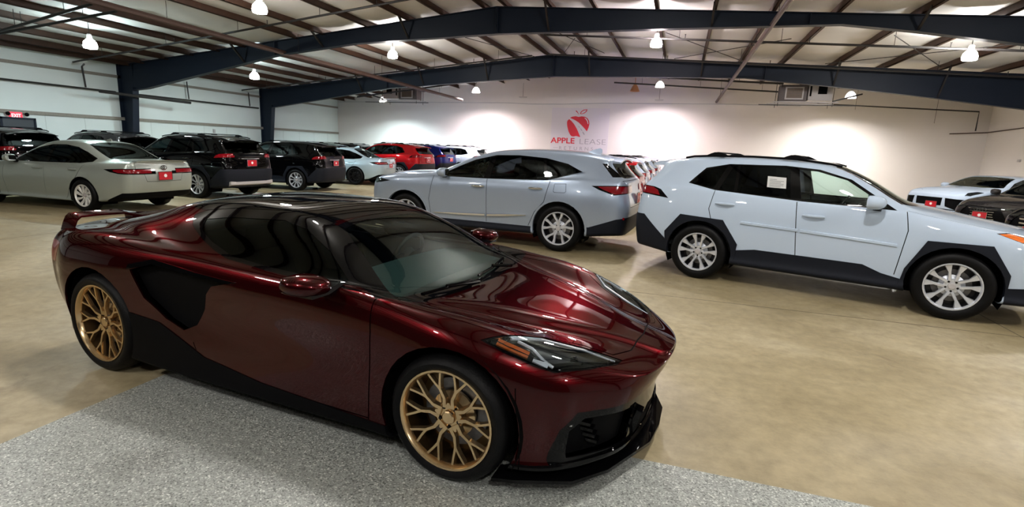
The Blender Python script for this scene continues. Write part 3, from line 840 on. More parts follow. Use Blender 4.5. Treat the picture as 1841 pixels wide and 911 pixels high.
def wheel_parts(style, R, rr, w, mats):
    """one wheel, axle along Y, outer face towards +Y. Returns meshes of rim, tyre, disc, cap, nuts"""
    RX = Matrix.Rotation(R_(-90), 4, 'X')           # Z -> +Y
    out = {}
    hw = w / 2
    t = MB().lathe([(rr + .004, hw - .012), (rr + .02, hw - .002), (rr + (R - rr) * .5, hw + .004), (R - .022, hw - .006), (R - .006, hw - .028), (R, hw - .055), (R, -hw + .05), (R - .01, -hw + .02), (rr + .01, -hw + .01), (rr - .02, -hw + .01)], 48, RX)
    for k in range(3):
        yy = hw - .07 - k * (w - .14) / 2
        t.lathe([(R + .0005, yy + .006), (R + .0005, yy - .006)], 48, RX)
    out['tyre'] = t.mesh('tyre', M['rubber'], 50)
    rim = MB()
    rim.lathe([(rr + .006, hw - .014), (rr + .004, hw - .004), (rr - .006, hw - .004), (rr - .014, hw - .016), (rr - .018, hw - .034)], 48, RX)
    bar = MB().lathe([(rr - .0175, hw - .033), (rr - .022, hw - .07), (rr - .035, -hw + .03), (rr - .01, -hw + .012)], 48, RX)
    yf = hw - .022                      # outer face of the spokes
    def spoke(pts, ws, th=.024, yi=None):
        for (a, b), (wa, wb) in zip(zip(pts[:-1], pts[1:]), zip(ws[:-1], ws[1:])):
            a3, b3 = Vector((a[0], yf - dish(a), a[1])), Vector((b[0], yf - dish(b), b[1]))
            d = (b3 - a3).normalized(); s_ = d.cross(Vector((0, 1, 0))).normalized()
            vs = []
            for p, ww in ((a3 - d * .002, wa), (b3 + d * .002, wb)):
                vs += [p + s_ * ww * .62 - Vector((0, th, 0)), p + s_ * ww * .42, p - s_ * ww * .42, p - s_ * ww * .62 - Vector((0, th, 0))]
            rim.add(vs, [(0, 1, 2, 3), (7, 6, 5, 4), (0, 4, 5, 1), (1, 5, 6, 2), (2, 6, 7, 3), (3, 7, 4, 0)])
    def dish(p): return .028 * (1 - min(1, math.hypot(*p) / rr)) ** 1.0
    def pol(r, a): return (r * math.cos(a), r * math.sin(a))
    hub = .075
    if style == 'mesh':                 # ten arms in five pairs, each forking twice at the rim
        for k in range(5):
            t0 = 2 * math.pi * k / 5 + R_(90)
            for s in (-1, 1):
                th = t0 + s * R_(18)
                fk = pol(rr * .60, t0 + s * R_(17))
                spoke([pol(.055, t0 + s * R_(24)), pol(rr * .40, t0 + s * R_(13)), fk], [.025, .018, .016])
                spoke([fk, pol(rr * .76, th - R_(5)), pol(rr - .004, th - R_(9.3))], [.016, .013, .014])
                spoke([fk, pol(rr * .76, th + R_(5)), pol(rr - .004, th + R_(9.3))], [.016, .013, .014])
            spoke([pol(.05, t0), pol(rr * .30, t0)], [.05, .012], .03)
    elif style == 'fork':               # five Y spokes
        for k in range(5):
            t0 = 2 * math.pi * k / 5 + R_(86)
            for s in (-1, 1):
                spoke([pol(.05, t0 + s * R_(9)), pol(.13, t0 + s * R_(8)), pol(.19, t0 + s * R_(15.5)), pol(rr - .004, t0 + s * R_(17))], [.036, .030, .032, .046])
    elif style == 'pair':               # five pairs of straight parallel spokes
        for k in range(5):
            t0 = 2 * math.pi * k / 5 + R_(90)
            c, n_ = Vector(pol(1, t0)), Vector(pol(1, t0 + math.pi / 2))
            for s in (-1, 1):
                o = n_ * s * .040
                spoke([tuple(c * .06 + o * .7), tuple(c * .15 + o), tuple(c * (rr - .012) + o * 1.25)], [.030, .024, .034])
                spoke([tuple(c * .15 + o * 1.2), tuple(c * (rr - .012) + o * 2.1)], [.004, .045], .034)
    elif style == 'turbine':
        for k in range(10):
            t0 = 2 * math.pi * k / 10
            spoke([pol(.05, t0), pol(.12, t0 + R_(5)), pol(rr - .004, t0 + R_(14))], [.034, .034, .062])
    else:                               # ten plain spokes
        for k in range(10):
            t0 = 2 * math.pi * k / 10
            spoke([pol(.05, t0), pol(rr - .004, t0 + R_(3 if k % 2 else -3))], [.03, .026])
    rim.lathe([(.001, yf - .034), (hub, yf - .034), (hub + .006, yf - .06), (.12, yf - .075), (.12, yf - .09), (.001, yf - .09)], 20, RX)
    bar.lathe([(.001, -.03), (rr - .03, -.03), (rr - .03, -.04), (.001, -.04)], 32, RX)
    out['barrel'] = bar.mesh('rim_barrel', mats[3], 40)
    out['rim'] = rim.mesh('wheel', mats[0], 28)
    d = MB().lathe([(.001, yf - .088), (.085, yf - .088), (.085, yf - .10), (rr * .70, yf - .10), (rr * .70, yf - .125), (.001, yf - .125)], 36, RX)
    out['disc'] = d.mesh('brake_disc', M['disc'], 30)
    c = MB().lathe([(.036, yf - .034), (.034, yf - .018), (.028, yf - .014), (.001, yf - .013)], 20, RX)
    out['cap'] = c.mesh('centre_cap', mats[1], 30)
    n = MB()
    n.lathe([(.012, 0), (.012, .018), (.008, .024), (.001, .024)], 6, RX)
    out['nut'] = n.mesh('lug_nut', mats[2], 20)
    out['nuty'] = yf - .05
    return out

def add_wheels(root, T, wp, caliper=None):
    for x, tr, R in ((T['wb'], T['track'][0], T['R'][0]), (0, T['track'][1], T['R'][1])):
        key = 'f' if x else 'r'
        W = wp[key] if key in wp else wp['a']
        for s in (1, -1):
            w = link(bpy.data.objects.new('wheel', W['rim']), root)
            w.location = (x, s * tr, R); w.rotation_euler = (0, 0, 0 if s > 0 else math.pi)
            w.rotation_euler.y = 0
            link(bpy.data.objects.new('tyre', W['tyre']), w); link(bpy.data.objects.new('rim_barrel', W['barrel']), w); link(bpy.data.objects.new('brake_disc', W['disc']), w); link(bpy.data.objects.new('centre_cap', W['cap']), w)
            for k in range(5):
                a = 2 * math.pi * k / 5 + R_(126)
                n = link(bpy.data.objects.new('lug_nut', W['nut']), w)
                n.location = (.055 * math.cos(a), W['nuty'], .055 * math.sin(a))

def wheel_wells(root, T):
    for x, R, tr in ((T['wb'], T['R'][0], T['track'][0]), (0, T['R'][1], T['track'][1])):
        ra = T['arch'][0 if x else 1][2] + .02
        for s in (1, -1):
            b = MB(); n = 20; yo, yi = s * (T['hw'] - .05), s * (T['hw'] - .42)
            a = np.linspace(R_(-25), R_(205), n)
            vs = [(x + ra * math.cos(t), y, R + ra * math.sin(t)) for y in (yo, yi) for t in a]
            fs = [(k, k + 1, n + k + 1, n + k) for k in range(n - 1)] + [tuple(range(n, 2 * n))]
            b.add(vs, fs).build('wheel_well', M['liner'], root, smooth=50)

def mirror_part(root, x, y, z, mat, s, size=(.15, .24, .16), arm=True, name='door_mirror'):
    """door mirror housing: a blunt shell with glass at the back"""
    L_, W_, H_ = size
    b = MB(); rings = []
    for k, (dx, sc) in enumerate(((-.5, .86), (-.42, .98), (-.1, 1), (.2, .9), (.42, .62), (.52, .25))):
        ring = []
        for q in range(14):
            a = 2 * math.pi * q / 14
            ca, sa = math.cos(a), math.sin(a)
            yy = math.copysign(abs(ca) ** .7, ca) * W_ / 2 * sc; zz = math.copysign(abs(sa) ** .8, sa) * H_ / 2 * sc
            ring.append(Vector((dx * L_ - .12 * yy * 1.0, s * yy, zz)))
        rings.append(ring)
    o = b.loft(rings).build(name, mat, root, smooth=50)
    o.location = (x, s * y, z)
    g = MB().box(-.5 * L_ - .006, -.5 * L_ - .001, -W_ * .38, W_ * .38, -H_ * .34, H_ * .34).build('mirror_glass', M['chrome'], o, smooth=0)
    if arm:
        MB().bar((0, -s * W_ * .3, -H_ * .3), (.02, -s * (W_ * .62 + .03), -H_ * .62), .07, .035, taper=1.2).build('mirror_arm', M['gloss_black'], o)
    return o

def handle_part(root, x, y, z, mat, s, L_=.24, name='door_handle'):
    b = MB(); rings = []
    for t, k in ((-.5, .5), (-.42, .9), (-.2, 1.1), (.2, 1.1), (.42, .9), (.5, .5)):
        ring = []
        for q in range(8):
            a = 2 * math.pi * q / 8
            ring.append(Vector((t * L_, s * (.012 + .016 * k * max(0, math.cos(a)) + (.02 if abs(t) < .3 else .008)), .017 * k * math.sin(a))))
        rings.append(ring)
    o = b.loft(rings).build(name, mat, root, smooth=60); o.location = (x, s * y, z)
    return o

def plate_part(root, x, z, face, y=0, w=.31, h=.16):
    """red dealer plate; face +1 looks forward, -1 backward"""
    o = MB().box(-.006, .006, -w / 2, w / 2, -h / 2, h / 2).build('licence_plate', M['plate_red'], root, smooth=0); o.location = (x, y, z)
    MB().disc(.036, 0, 16, Matrix.Translation((face * .0075, 0, .005)) @ Matrix.Rotation(R_(90), 4, 'Y')).build('plate_emblem', M['plate_white'], o, smooth=0)
    fr = MB()
    for ya, yb, za, zb in ((-w / 2 - .008, w / 2 + .008, -h / 2 - .01, -h / 2), (-w / 2 - .008, w / 2 + .008, h / 2, h / 2 + .01), (-w / 2 - .01, -w / 2, -h / 2, h / 2), (w / 2, w / 2 + .01, -h / 2, h / 2)):
        fr.box(-.008, .008, ya, yb, za, zb)
    fr.build('plate_frame', M['chrome'], o, smooth=0)
    return o

def seat_part(root, x, y, zs, ztop, name='seat', mat='seat'):
    b = MB()
    def ring(cx, cz, w, d, tilt):
        return [Vector((cx + a * d * math.cos(tilt) , y + q * w, cz + a * d * math.sin(tilt))) for a, q in ((-1, -.9), (-1, .9), (-.2, 1), (1, .85), (1, -.85), (-.2, -1))]
    hh = ztop - zs
    b.loft([ring(x - .02, zs, .24, .07, 0), ring(x - .05, zs + hh * .3, .26, .07, .2), ring(x - .11, zs + hh * .60, .25, .06, .2), ring(x - .15, zs + hh * .74, .19, .05, .2)])
    o = b.build(name, M[mat], root, smooth=60)
    c = MB(); c.loft([[Vector((px, y + q, pz)) for q, pz in ((-.25, zs - .16), (.25, zs - .16), (.27, zs), (-.27, zs))] for px in (x - .02, x + .25, x + .48)])
    c.build('seat_cushion', M[mat], o, smooth=60)
    h = MB(); h.loft([ring(x - .16, ztop - hh * .24, .11, .045, .15), ring(x - .17, ztop - hh * .1, .135, .05, .15), ring(x - .18, ztop, .10, .04, .15)])
    h.build('headrest', M[mat], o, smooth=60)
    return o

def steering_part(root, x, y, z, r=.185, tilt=25):
    Mx = Matrix.Translation((x, y, z)) @ Matrix.Rotation(R_(-90 + tilt), 4, 'Y')
    b = MB(); n = 28
    prof = [(r + .015 * math.cos(a), .015 * math.sin(a)) for a in np.linspace(0, 2 * math.pi, 9)[:-1]]
    b.lathe(prof, n, Mx, closed=True)
    o = b.build('steering_wheel', M['seat'], root, smooth=60)
    c = MB()
    c.lathe([(.001, .02), (.055, .018), (.065, 0), (.05, -.04), (.001, -.05)], 16, Mx)
    for a in (0, math.pi / 2, -math.pi / 2):
        p = Mx @ Vector((0, 0, 0)); q = Mx @ Vector((r * math.cos(a) * (-1 if a == 0 else 1), r * math.sin(a), 0))
        c.bar(p, q, .045, .018, Mx.to_3x3() @ Vector((0, 0, 1)))
    c.build('wheel_hub', M['heater_grey'] if False else M['interior'], o, smooth=50)
    return o

def dash_part(root, prof, hw, mat='interior'):
    b = MB()
    b.loft([[Vector((p[0], y, p[1] + .02 * (1 - (y / hw) ** 2))) for p in prof] for y in np.linspace(-hw, hw, 9)])
    return b.build('dashboard', M[mat], root, smooth=40)

def remap(T, xm, ys=1.0, zf=None):
    """another body from the same feature lines: new landmarks along the length, width and heights"""
    xa = [p[0] for p in xm][::-1]; xb = [p[1] for p in xm][::-1]
    fx = lambda x: float(np.interp(x, xa, xb)) if xa[0] <= x <= xa[-1] else (x + xb[0] - xa[0] if x < xa[0] else x + xb[-1] - xa[-1])
    T = dict(T)
    def tr(s, g): return ' '.join('%.4f:%.4f' % (fx(float(a)), g(float(a), float(b))) for a, b in (q.split(':') for q in s.split()))
    T['st'] = [fx(x) for x in T['st']]
    T['lines'] = [(tr(y, lambda a, b: b * ys), tr(z, zf or (lambda a, b: b))) for y, z in T['lines']]
    T['xf'] = [fx(x) for x in T['xf']]; T['xr'] = [fx(x) for x in T['xr']]
    T['crease'] = [(j, c, fx(a), fx(b)) for j, c, a, b in T['crease']]
    return T


def assemble(T, name, label, cat, loc, rz, group=None):
    root = empty(name, (loc[0], loc[1], 0), rz)
    tag(root, label, cat, group)
    S = Shell(T)
    for a in T['arch']: S.arch(*a)
    T['cuts'](S)
    made = {}
    for nm, mat, sides, off, rim in T['parts']:
        for sd in (('L', 'R') if sides == 'S' else ('C',)):
            me = S.part(nm, M[mat] if isinstance(mat, str) else mat, sd, off, rim)
            if me is None: continue
            o = link(bpy.data.objects.new(nm, me), root)
            made[(nm, sd)] = o
    S.bm.free()
    wheel_wells(root, T)
    MB().box(-.55, T['wb'] + .35, -T['hw'] + .2, T['hw'] - .2, T.get('floorz', .2), T.get('floorz', .2) + .06).build('underbody', M['satin_black'], root, smooth=0)
    add_wheels(root, T, T['wheels'])
    return root, made

# ================================================================== burgundy sports car
COR = dict(
  st=[3.60, 3.47, 3.30, 3.12, 2.92, 2.72, 2.52, 2.38, 2.22, 2.02, 1.80, 1.58, 1.38, 1.12, .84, .56, .28, 0, -.28, -.52, -.70, -.84],
  lines=[
   ('0:0', '3.6:.15 -.84:.18'),
   ('3.6:.42 3.3:.70 3.0:.80 2.4:.80 .5:.82 -.5:.80 -.84:.70', '3.6:.14 3:.14 0:.15 -.84:.20'),
   ('3.6:.46 3.3:.74 3.0:.87 2.72:.90 2.4:.90 .6:.935 0:.93 -.5:.90 -.84:.74', '3.6:.19 3:.19 2.4:.19 .5:.2 -.84:.28'),
   ('3.6:.48 3.3:.765 3.0:.89 2.72:.93 2.3:.915 1.4:.905 .7:.93 0:.96 -.5:.93 -.84:.79', '3.6:.30 2.7:.34 1:.36 0:.38 -.84:.42'),
   ('3.6:.50 3.3:.775 3.0:.895 2.72:.935 2.3:.91 1.5:.875 .8:.89 .3:.95 0:.967 -.5:.945 -.84:.81', '3.6:.42 2.7:.52 1:.56 0:.58 -.84:.60'),
   ('3.6:.50 3.3:.755 3.0:.88 2.72:.925 2.3:.912 1.5:.895 .9:.90 .3:.945 0:.955 -.5:.93 -.84:.81', '3.6:.50 3.3:.57 3:.65 2.72:.70 2.0:.73 1.0:.76 0:.80 -.84:.78'),
   ('3.6:.45 3.3:.69 3.0:.80 2.72:.85 2.3:.86 1.5:.85 .9:.855 .3:.875 0:.875 -.5:.85 -.84:.76', '3.6:.545 3.3:.64 3:.735 2.72:.80 2.5:.825 2.3:.848 2.1:.862 1.5:.875 .8:.90 .3:.935 0:.945 -.5:.925 -.84:.90'),
   ('3.6:.38 3.3:.60 3.0:.68 2.72:.72 2.3:.755 1.8:.80 1.0:.80 .5:.77 0:.73 -.5:.69 -.84:.66', '3.6:.565 3.3:.66 3:.75 2.72:.805 2.5:.825 2.3:.848 2.1:.872 1.8:.90 1.0:.925 .5:.955 0:.975 -.5:.95 -.84:.93'),
   ('3.6:.19 3.3:.30 3.0:.455 2.72:.54 2.3:.68 2.02:.735 1.8:.71 1.3:.68 .8:.68 .4:.66 0:.62 -.5:.58 -.84:.56', '3.6:.575 3.3:.643 3:.704 2.72:.755 2.3:.835 2.02:.91 1.8:.99 1.58:1.035 1.3:1.065 .8:1.07 .4:1.045 0:1.015 -.5:.97 -.84:.945'),
   ('3.6:.13 3.44:.16 3.3:.21 3.0:.365 2.72:.47 2.3:.61 2.02:.665 1.8:.63 1.58:.585 1.38:.565 .8:.55 .4:.53 0:.50 -.5:.48 -.84:.46', '3.6:.59 3.3:.662 3:.732 2.72:.782 2.38:.82 2.22:.862 2.02:.945 1.8:1.045 1.58:1.12 1.38:1.157 .8:1.16 .4:1.125 0:1.06 -.5:.985 -.84:.955'),
   ('3.6:.09 3.3:.14 3.0:.25 2.72:.33 2.38:.44 2.02:.52 1.8:.51 1.38:.47 .8:.45 0:.42 -.84:.40', '3.6:.592 3.3:.665 3:.732 2.72:.78 2.38:.81 2.22:.87 2.02:.97 1.8:1.078 1.58:1.162 1.38:1.198 .8:1.207 .4:1.17 0:1.08 -.5:.985 -.84:.955'),
   ('3.6:.05 3.0:.13 2.38:.22 1.38:.25 .8:.24 0:.22 -.84:.20', '3.6:.593 3.3:.665 3:.732 2.72:.778 2.38:.803 2.22:.88 2.02:.985 1.8:1.095 1.58:1.18 1.38:1.217 .8:1.23 .4:1.19 0:1.09 -.5:.985 -.84:.955'),
   ('0:0', '3.6:.593 3.3:.665 3:.732 2.72:.777 2.38:.80 2.22:.882 2.02:.99 1.8:1.10 1.58:1.185 1.38:1.222 1.12:1.237 .9:1.237 .4:1.195 0:1.095 -.5:.985 -.84:.955')],
  xf=[3.50, 3.49, 3.50, 3.51, 3.52, 3.535, 3.555, 3.58, 3.60, 3.62, 3.632, 3.64, 3.645], xr=[-.78, -.80, -.83, -.85, -.87, -.87, -.86, -.85, -.85, -.85, -.85, -.85, -.85],
  bulf=[0, .06, .06, .06, .07, .095, .09, .075, .055, .03, .02, .008, 0], bulr=.03, lv=3, sf=.5, sr=.5,
  crease=[(9, 1.0, 2.4, 3.6), (7, .5, 2.3, 3.4), (5, .55, 2.9, 3.6), (4, .5, .2, 1.7), (6, .35, -.8, 2.3)],
  wb=2.722, R=(.327, .345), track=(.79, .79), hw=.95, arch=[(2.722, .330, .372), (0, .350, .392)], floorz=.15)
COR = remap(COR, [(3.6, 3.6), (.28, .28), (-.84, -.66)])
def cor_cuts(S):
    # greenhouse
    S.cut('top', [(2.475, -.05), (2.47, .15), (2.45, .47), (2.42, .77), (2.27, .85), (2.04, .735), (1.85, .65), (1.70, .575), (1.66, .3), (1.65, -.05)], 'windshield_surround', zmin=.70, nmin=.2)
    S.cut('top', [(2.40, -.05), (2.395, .2), (2.355, .5), (2.31, .73), (2.166, .66), (1.985, .575), (1.865, .525), (1.73, .455), (1.705, .28), (1.70, -.05)], 'windshield', zmin=.70, nmin=.2)
    S.cut('top', [(1.66, -.05), (1.65, .3), (1.63, .60), (.62, .56), (.46, .52), (.40, -.05)], 'roof_panel', zmin=1.0, nmin=.3)
    S.cut('side', [(2.16, .868), (1.5, .890), (1.13, .915), (1.0, .945), (.85, .99), (.66, 1.06), (.58, 1.11), (.66, 1.145), (.90, 1.175), (1.40, 1.195), (1.62, 1.165), (1.74, 1.12), (1.86, 1.045), (2.04, .945)], 'window_surround', only=('body', 'windshield_surround', 'roof_panel'), zmin=.84, nmin=.1)
    S.cut('side', [(2.02, .893), (1.5, .908), (1.16, .932), (.95, .985), (.78, 1.042), (.74, 1.10), (.95, 1.128), (1.38, 1.145), (1.58, 1.11), (1.82, 1.015)], 'side_window', only=('window_surround',), zmin=.84, nmin=.1)
    S.cut('top', [(.30, -.05), (.30, .40), (-.42, .36), (-.48, -.05)], 'engine_window', zmin=.9, nmin=.3)
    # panels
    S.cut('top', [(3.48, -.05), (3.46, .25), (3.40, .40), (3.25, .45), (3.09, .56), (2.95, .69), (2.7, .715), (2.44, .70), (2.46, .50), (2.50, -.05)], 'hood', only=('body',), zmin=.5, nmin=.3)
    S.seam('top', [(3.48, 0), (3.46, .25), (3.40, .40), (3.25, .45), (3.09, .56), (2.95, .69), (2.7, .715), (2.40, .70)], zmin=.5, only=('body', 'hood'))
    S.cut('side', [(2.29, .86), (2.27, .21), (1.02, .22), (.90, .45), (1.02, .80), (1.0, .905)], 'door', only=('body',), nmin=.2)
    S.cut('side', [(1.25, .795), (.95, .80), (.60, .835), (.40, .775), (.50, .60), (.68, .49), (.84, .44), (.95, .49), (1.02, .60), (1.05, .70), (1.10, .755)], 'side_intake', only=('body', 'door'), nmin=.1)
    S.cut('side', [(1.30, .805), (.95, .822), (.60, .858), (.40, .81), (.38, .775), (.60, .828), (.95, .798), (1.25, .79)], 'intake_blade', only=('body', 'door', 'side_intake'), nmin=.1)
    S.seam('side', [(2.27, .86), (2.285, .70), (2.265, .21)], only=('body', 'door'), nmin=.1)
    S.seam('side', [(2.265, .225), (1.04, .235), (.93, .38)], only=('body', 'door'), nmin=.1)
    S.seam('side', [(3.10, .16), (3.07, .56)], .005, only=('body',))
    S.cut('side', [(2.40, .205), (1.5, .25), (1.03, .31), (.62, .46), (.36, .49), (.30, .05), (2.44, .05)], 'side_skirt', only=('body', 'door', 'panel_gap', 'side_intake'), nmin=-.5, ymin=.5)
    S.cut('side', [(-.46, .845), (-.9, .87), (-.9, .70), (-.54, .705)], 'tail_lamp', only=('body',), nmin=-1, xmax=-.4, ymin=.3)
    # lamps
    S.cut('ob', [(2.875, -.074), (2.97, .010), (3.086, .102), (3.267, .135), (3.455, .142), (3.44, .080), (3.346, -.018), (3.219, -.102), (3.129, -.110), (2.985, -.097)], 'lamp_surround', only=('body', 'hood', 'panel_gap'), zmin=.5, xmin=2.8)
    S.cut('ob', [(2.90, -.070), (2.98, -.003), (3.09, .086), (3.267, .120), (3.43, .128), (3.425, .080), (3.335, -.012), (3.214, -.090), (3.13, -.098), (2.995, -.086)], 'headlamp', only=('lamp_surround',), zmin=.5, xmin=2.8)
    # nose
    S.cut('front', [(-.05, .42), (.31, .455), (.60, .44), (.735, .445), (.785, .36), (.80, .20), (.80, .10), (-.05, .10)], 'grille', only=('body',), xmin=2.95, nmin=.0)
    S.cut('front', [(.38, .385), (.70, .40), (.75, .34), (.74, .20), (.42, .19)], 'corner_intake', only=('grille',), xmin=2.9, nmin=.0)
    S.cut('front', [(-.05, .18), (.95, .18), (.95, .0), (-.05, .0)], 'lower_valance', only=('body', 'corner_intake', 'grille'), xmin=2.95, nmin=-.6)
    S.cut('rear', [(.30, .86), (.70, .84), (.72, .70), (.36, .70)], 'tail_lamp', only=('body',), xmax=-.5)
    S.cut('rear', [(-.05, .55), (.55, .55), (.72, .30), (.66, .15), (-.05, .15)], 'rear_diffuser', only=('body',), xmax=-.5)
COR['cuts'] = cor_cuts
COR['parts'] = [('body', 'maroon', 'C', 0, .012), ('hood', 'maroon', 'C', .0008, .012), ('door', 'maroon', 'S', .0008, .012), ('panel_gap', 'seam', 'C', -.006, 0),
  ('windshield_surround', 'gloss_black', 'C', -.001, .008), ('windshield', 'glass_hero', 'C', -.002, 0), ('roof_panel', 'gloss_black', 'C', .001, .01), ('window_surround', 'gloss_black', 'S', -.001, .008),
  ('side_window', 'glass_dark', 'S', -.004, 0), ('engine_window', 'glass_dark', 'C', -.003, 0), ('side_intake', 'satin_black', 'S', -.05, 0), ('intake_blade', 'gloss_black', 'S', .012, .03),
  ('side_skirt', 'satin_black', 'S', .006, .02), ('lamp_surround', 'gloss_black', 'S', -.003, .03), ('headlamp', 'lamp_glass', 'S', .001, .006), ('corner_intake', 'satin_black', 'S', -.06, 0), ('grille', 'gloss_black', 'C', -.012, .01),
  ('lower_valance', 'gloss_black', 'C', .002, .01), ('tail_lamp', 'red_lens', 'S', .001, .01), ('rear_diffuser', 'satin_black', 'C', 0, .01)]
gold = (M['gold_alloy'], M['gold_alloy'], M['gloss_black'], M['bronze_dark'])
COR['wheels'] = {'f': wheel_parts('mesh', .327, .252, .255, gold), 'r': wheel_parts('mesh', .345, .265, .31, gold)}
cor, made = assemble(COR, 'sports_car', 'burgundy low sports car with gold mesh wheels and black roof in the foreground', 'car', (-3.563, 3.365), R_(-6.72))
if ('headlamp', 'R') in made: made[('headlamp', 'R')]['label'] = 'clear swept lens over dark lamp'
for s in (1, -1):
    # inside the headlamps: dark bowl, light bars, amber reflector
    def hp(x, w, d=0.0):
        """a point under the lamp lens from (x, oblique height)"""
        y = float(pchip(*parse('3.47:.585 3.4:.64 3.3:.70 3.17:.775 3.06:.80 2.9:.83'), [x])[0]) - (w - float(pchip(*parse('2.88:-.052 3.0:-.05 3.2:-.05 3.44:.0'), [x])[0])) * .75 - d * .6
        z = w * 1.4142 + y - d * .3
        return Vector((x, s * y, z))
    lens = made[('headlamp', 'L' if s > 0 else 'R')]
    bowl = lens.data.copy(); bowl.name = 'lamp_bowl'
    nrm = [v.normal.copy() for v in bowl.vertices]
    for v, n_ in zip(bowl.vertices, nrm): v.co -= n_ * .030
    bowl.materials.clear(); bowl.materials.append(M['interior'])
    link(bpy.data.objects.new('lamp_bowl', bowl), lens)
    bvh_pts = [(v.co.copy(), v.normal.copy()) for v in lens.data.vertices]
    def onlens(x, w, dep=.012):
        best = min(bvh_pts, key=lambda q: (q[0].x - x) ** 2 + ((q[0].z - abs(q[0].y)) * .7071 - w) ** 2)
        return best[0] - best[1] * dep
    MB().tube([onlens(2.99, .0), onlens(3.09, .075), onlens(3.27, .108), onlens(3.42, .115)], .0075, 6).build('light_bar', M['lamp_white'], lens)
    MB().tube([onlens(3.01, .005), onlens(3.10, -.02), onlens(3.16, -.055), onlens(3.20, -.088)], .0075, 6).build('light_bar', M['lamp_white'], lens)
    MB().bar(onlens(2.94, -.052, .014), onlens(3.10, -.066, .014), .036, .012, (0, s * .5, .8)).build('side_marker', M['amber'], lens)
    MB().lathe([(.001, .016), (.022, .012), (.026, -.01), (.001, -.012)], 14, Matrix.Translation(onlens(3.27, .02, .02)) @ Matrix.Rotation(R_(75), 4, 'Y')).build('projector', M['gloss_black'], lens)
    MB().bar(onlens(3.12, -.075, .014), onlens(3.19, -.092, .014), .022, .01, (0, s * .5, .8)).build('lamp_reflector', M['lamp_white'], lens)
    # mirrors
    mr = mirror_part(cor, 1.96, .985, .905, M['maroon'], s, (.20, .20, .105), arm=False)
    MB().loft([[Vector((dx, -s * yy, dz)) for dx, dz in ((-.05, -.05), (.07, -.05), (.06, -.015), (-.05, -.015))] for yy in (-.05, .06, .13, .20)]).build('mirror_arm', M['gloss_black'], mr)
    # corner intake: fins and a body-coloured strut
    for k, (y, z) in enumerate(((.66, .36), (.645, .325), (.63, .29), (.615, .255))):
        x = 3.40 - (y - .6) * .6
        MB().box(x - .05, x + .01, min(s * (y - .055), s * y), max(s * (y - .055), s * y), z - .012, z + .003).build('intake_fin', M['gloss_black'], cor, smooth=0)
    MB().bar((3.50, s * .33, .175), (3.555, s * .36, .35), .055, .03, (1, 0, 0)).build('nose_strut', M['gloss_black'], cor)
    MB().tube([(-.64, s * .22, .30), (-.72, s * .22, .30)], .045, 12).build('exhaust_tip', M['gloss_black'], cor)
# front splitter following the bumper's plan, with turned-up ends
pl = [(2.98, .905), (3.08, .875), (3.33, .755), (3.46, .58), (3.60, .22), (3.615, 0)]
inn = [(2.98, .80), (3.05, .76), (3.20, .60), (3.30, .45), (3.38, .2), (3.38, 0)]
sp = MB()
out2 = [(x, y) for x, y in pl] + [(x, -y) for x, y in reversed(pl[:-1])]
in2 = [(x, y) for x, y in inn] + [(x, -y) for x, y in reversed(inn[:-1])]
rings = [[Vector((a[0], a[1], .085)), Vector((a[0], a[1], .102)), Vector((b[0], b[1], .112)), Vector((b[0], b[1], .095))] for a, b in zip(out2, in2)]
sp.loft(rings).build('front_splitter', M['gloss_black'], cor, smooth=30)
# rear wing: two raised hoops and a low centre
wr = []
for y in (-.77, -.755, -.735, -.71, -.6, -.42, -.36, -.28, -.2, 0, .2, .28, .36, .42, .6, .71, .735, .755, .77):
    a = abs(y); z = {.77: .90, .755: .945, .735: .99, .71: 1.012, .6: 1.015, .42: 1.012, .36: .995, .28: .978, .2: .974, 0: .976}[a]
    x = -.60
    wr.append([Vector((x - .075, y, z + .012)), Vector((x + .0, y, z + .022)), Vector((x + .085, y, z + .004)), Vector((x + .085, y, z - .010)), Vector((x, y, z - .004)), Vector((x - .075, y, z - .006))])
MB().loft(wr).build('rear_wing', M['maroon'], cor, smooth=50)
for y in (-.33, .33):
    MB().bar((-.58, y, .93), (-.59, y, .99), .10, .03, (0, 1, 0)).build('wing_foot', M['maroon'], cor)
MB().bar((-.59, -.3, .93), (-.59, .3, .93), .12, .09).build('wing_base', M['maroon'], cor, bevel=.02)
# wipers
for pts, r_ in (([(2.395, -.62, .842), (2.405, -.38, .826), (2.415, -.10, .812)], .009), ([(2.40, .02, .815), (2.385, .25, .822), (2.35, .50, .842)], .009),
                ([(2.46, -.08, .805), (2.43, -.22, .818), (2.405, -.38, .834)], .011), ([(2.455, .42, .815), (2.42, .34, .826), (2.38, .26, .834)], .011)):
    MB().tube(pts, r_, 6).build('wiper', M['gloss_black'], cor)
# nose emblem: two small crossed flags as plain relief
em = MB().prism([(-.035, 0), (-.008, .022), (-.008, -.016)], (0, 1, 0), (.95, 0, -.25), (.25, 0, .95), (3.50, 0, .604), .004)
em.prism([(.035, 0), (.008, .022), (.008, -.016)], (0, 1, 0), (.95, 0, -.25), (.25, 0, .95), (3.50, 0, .604), .004).build('nose_emblem', M['chrome'], cor, smooth=0)
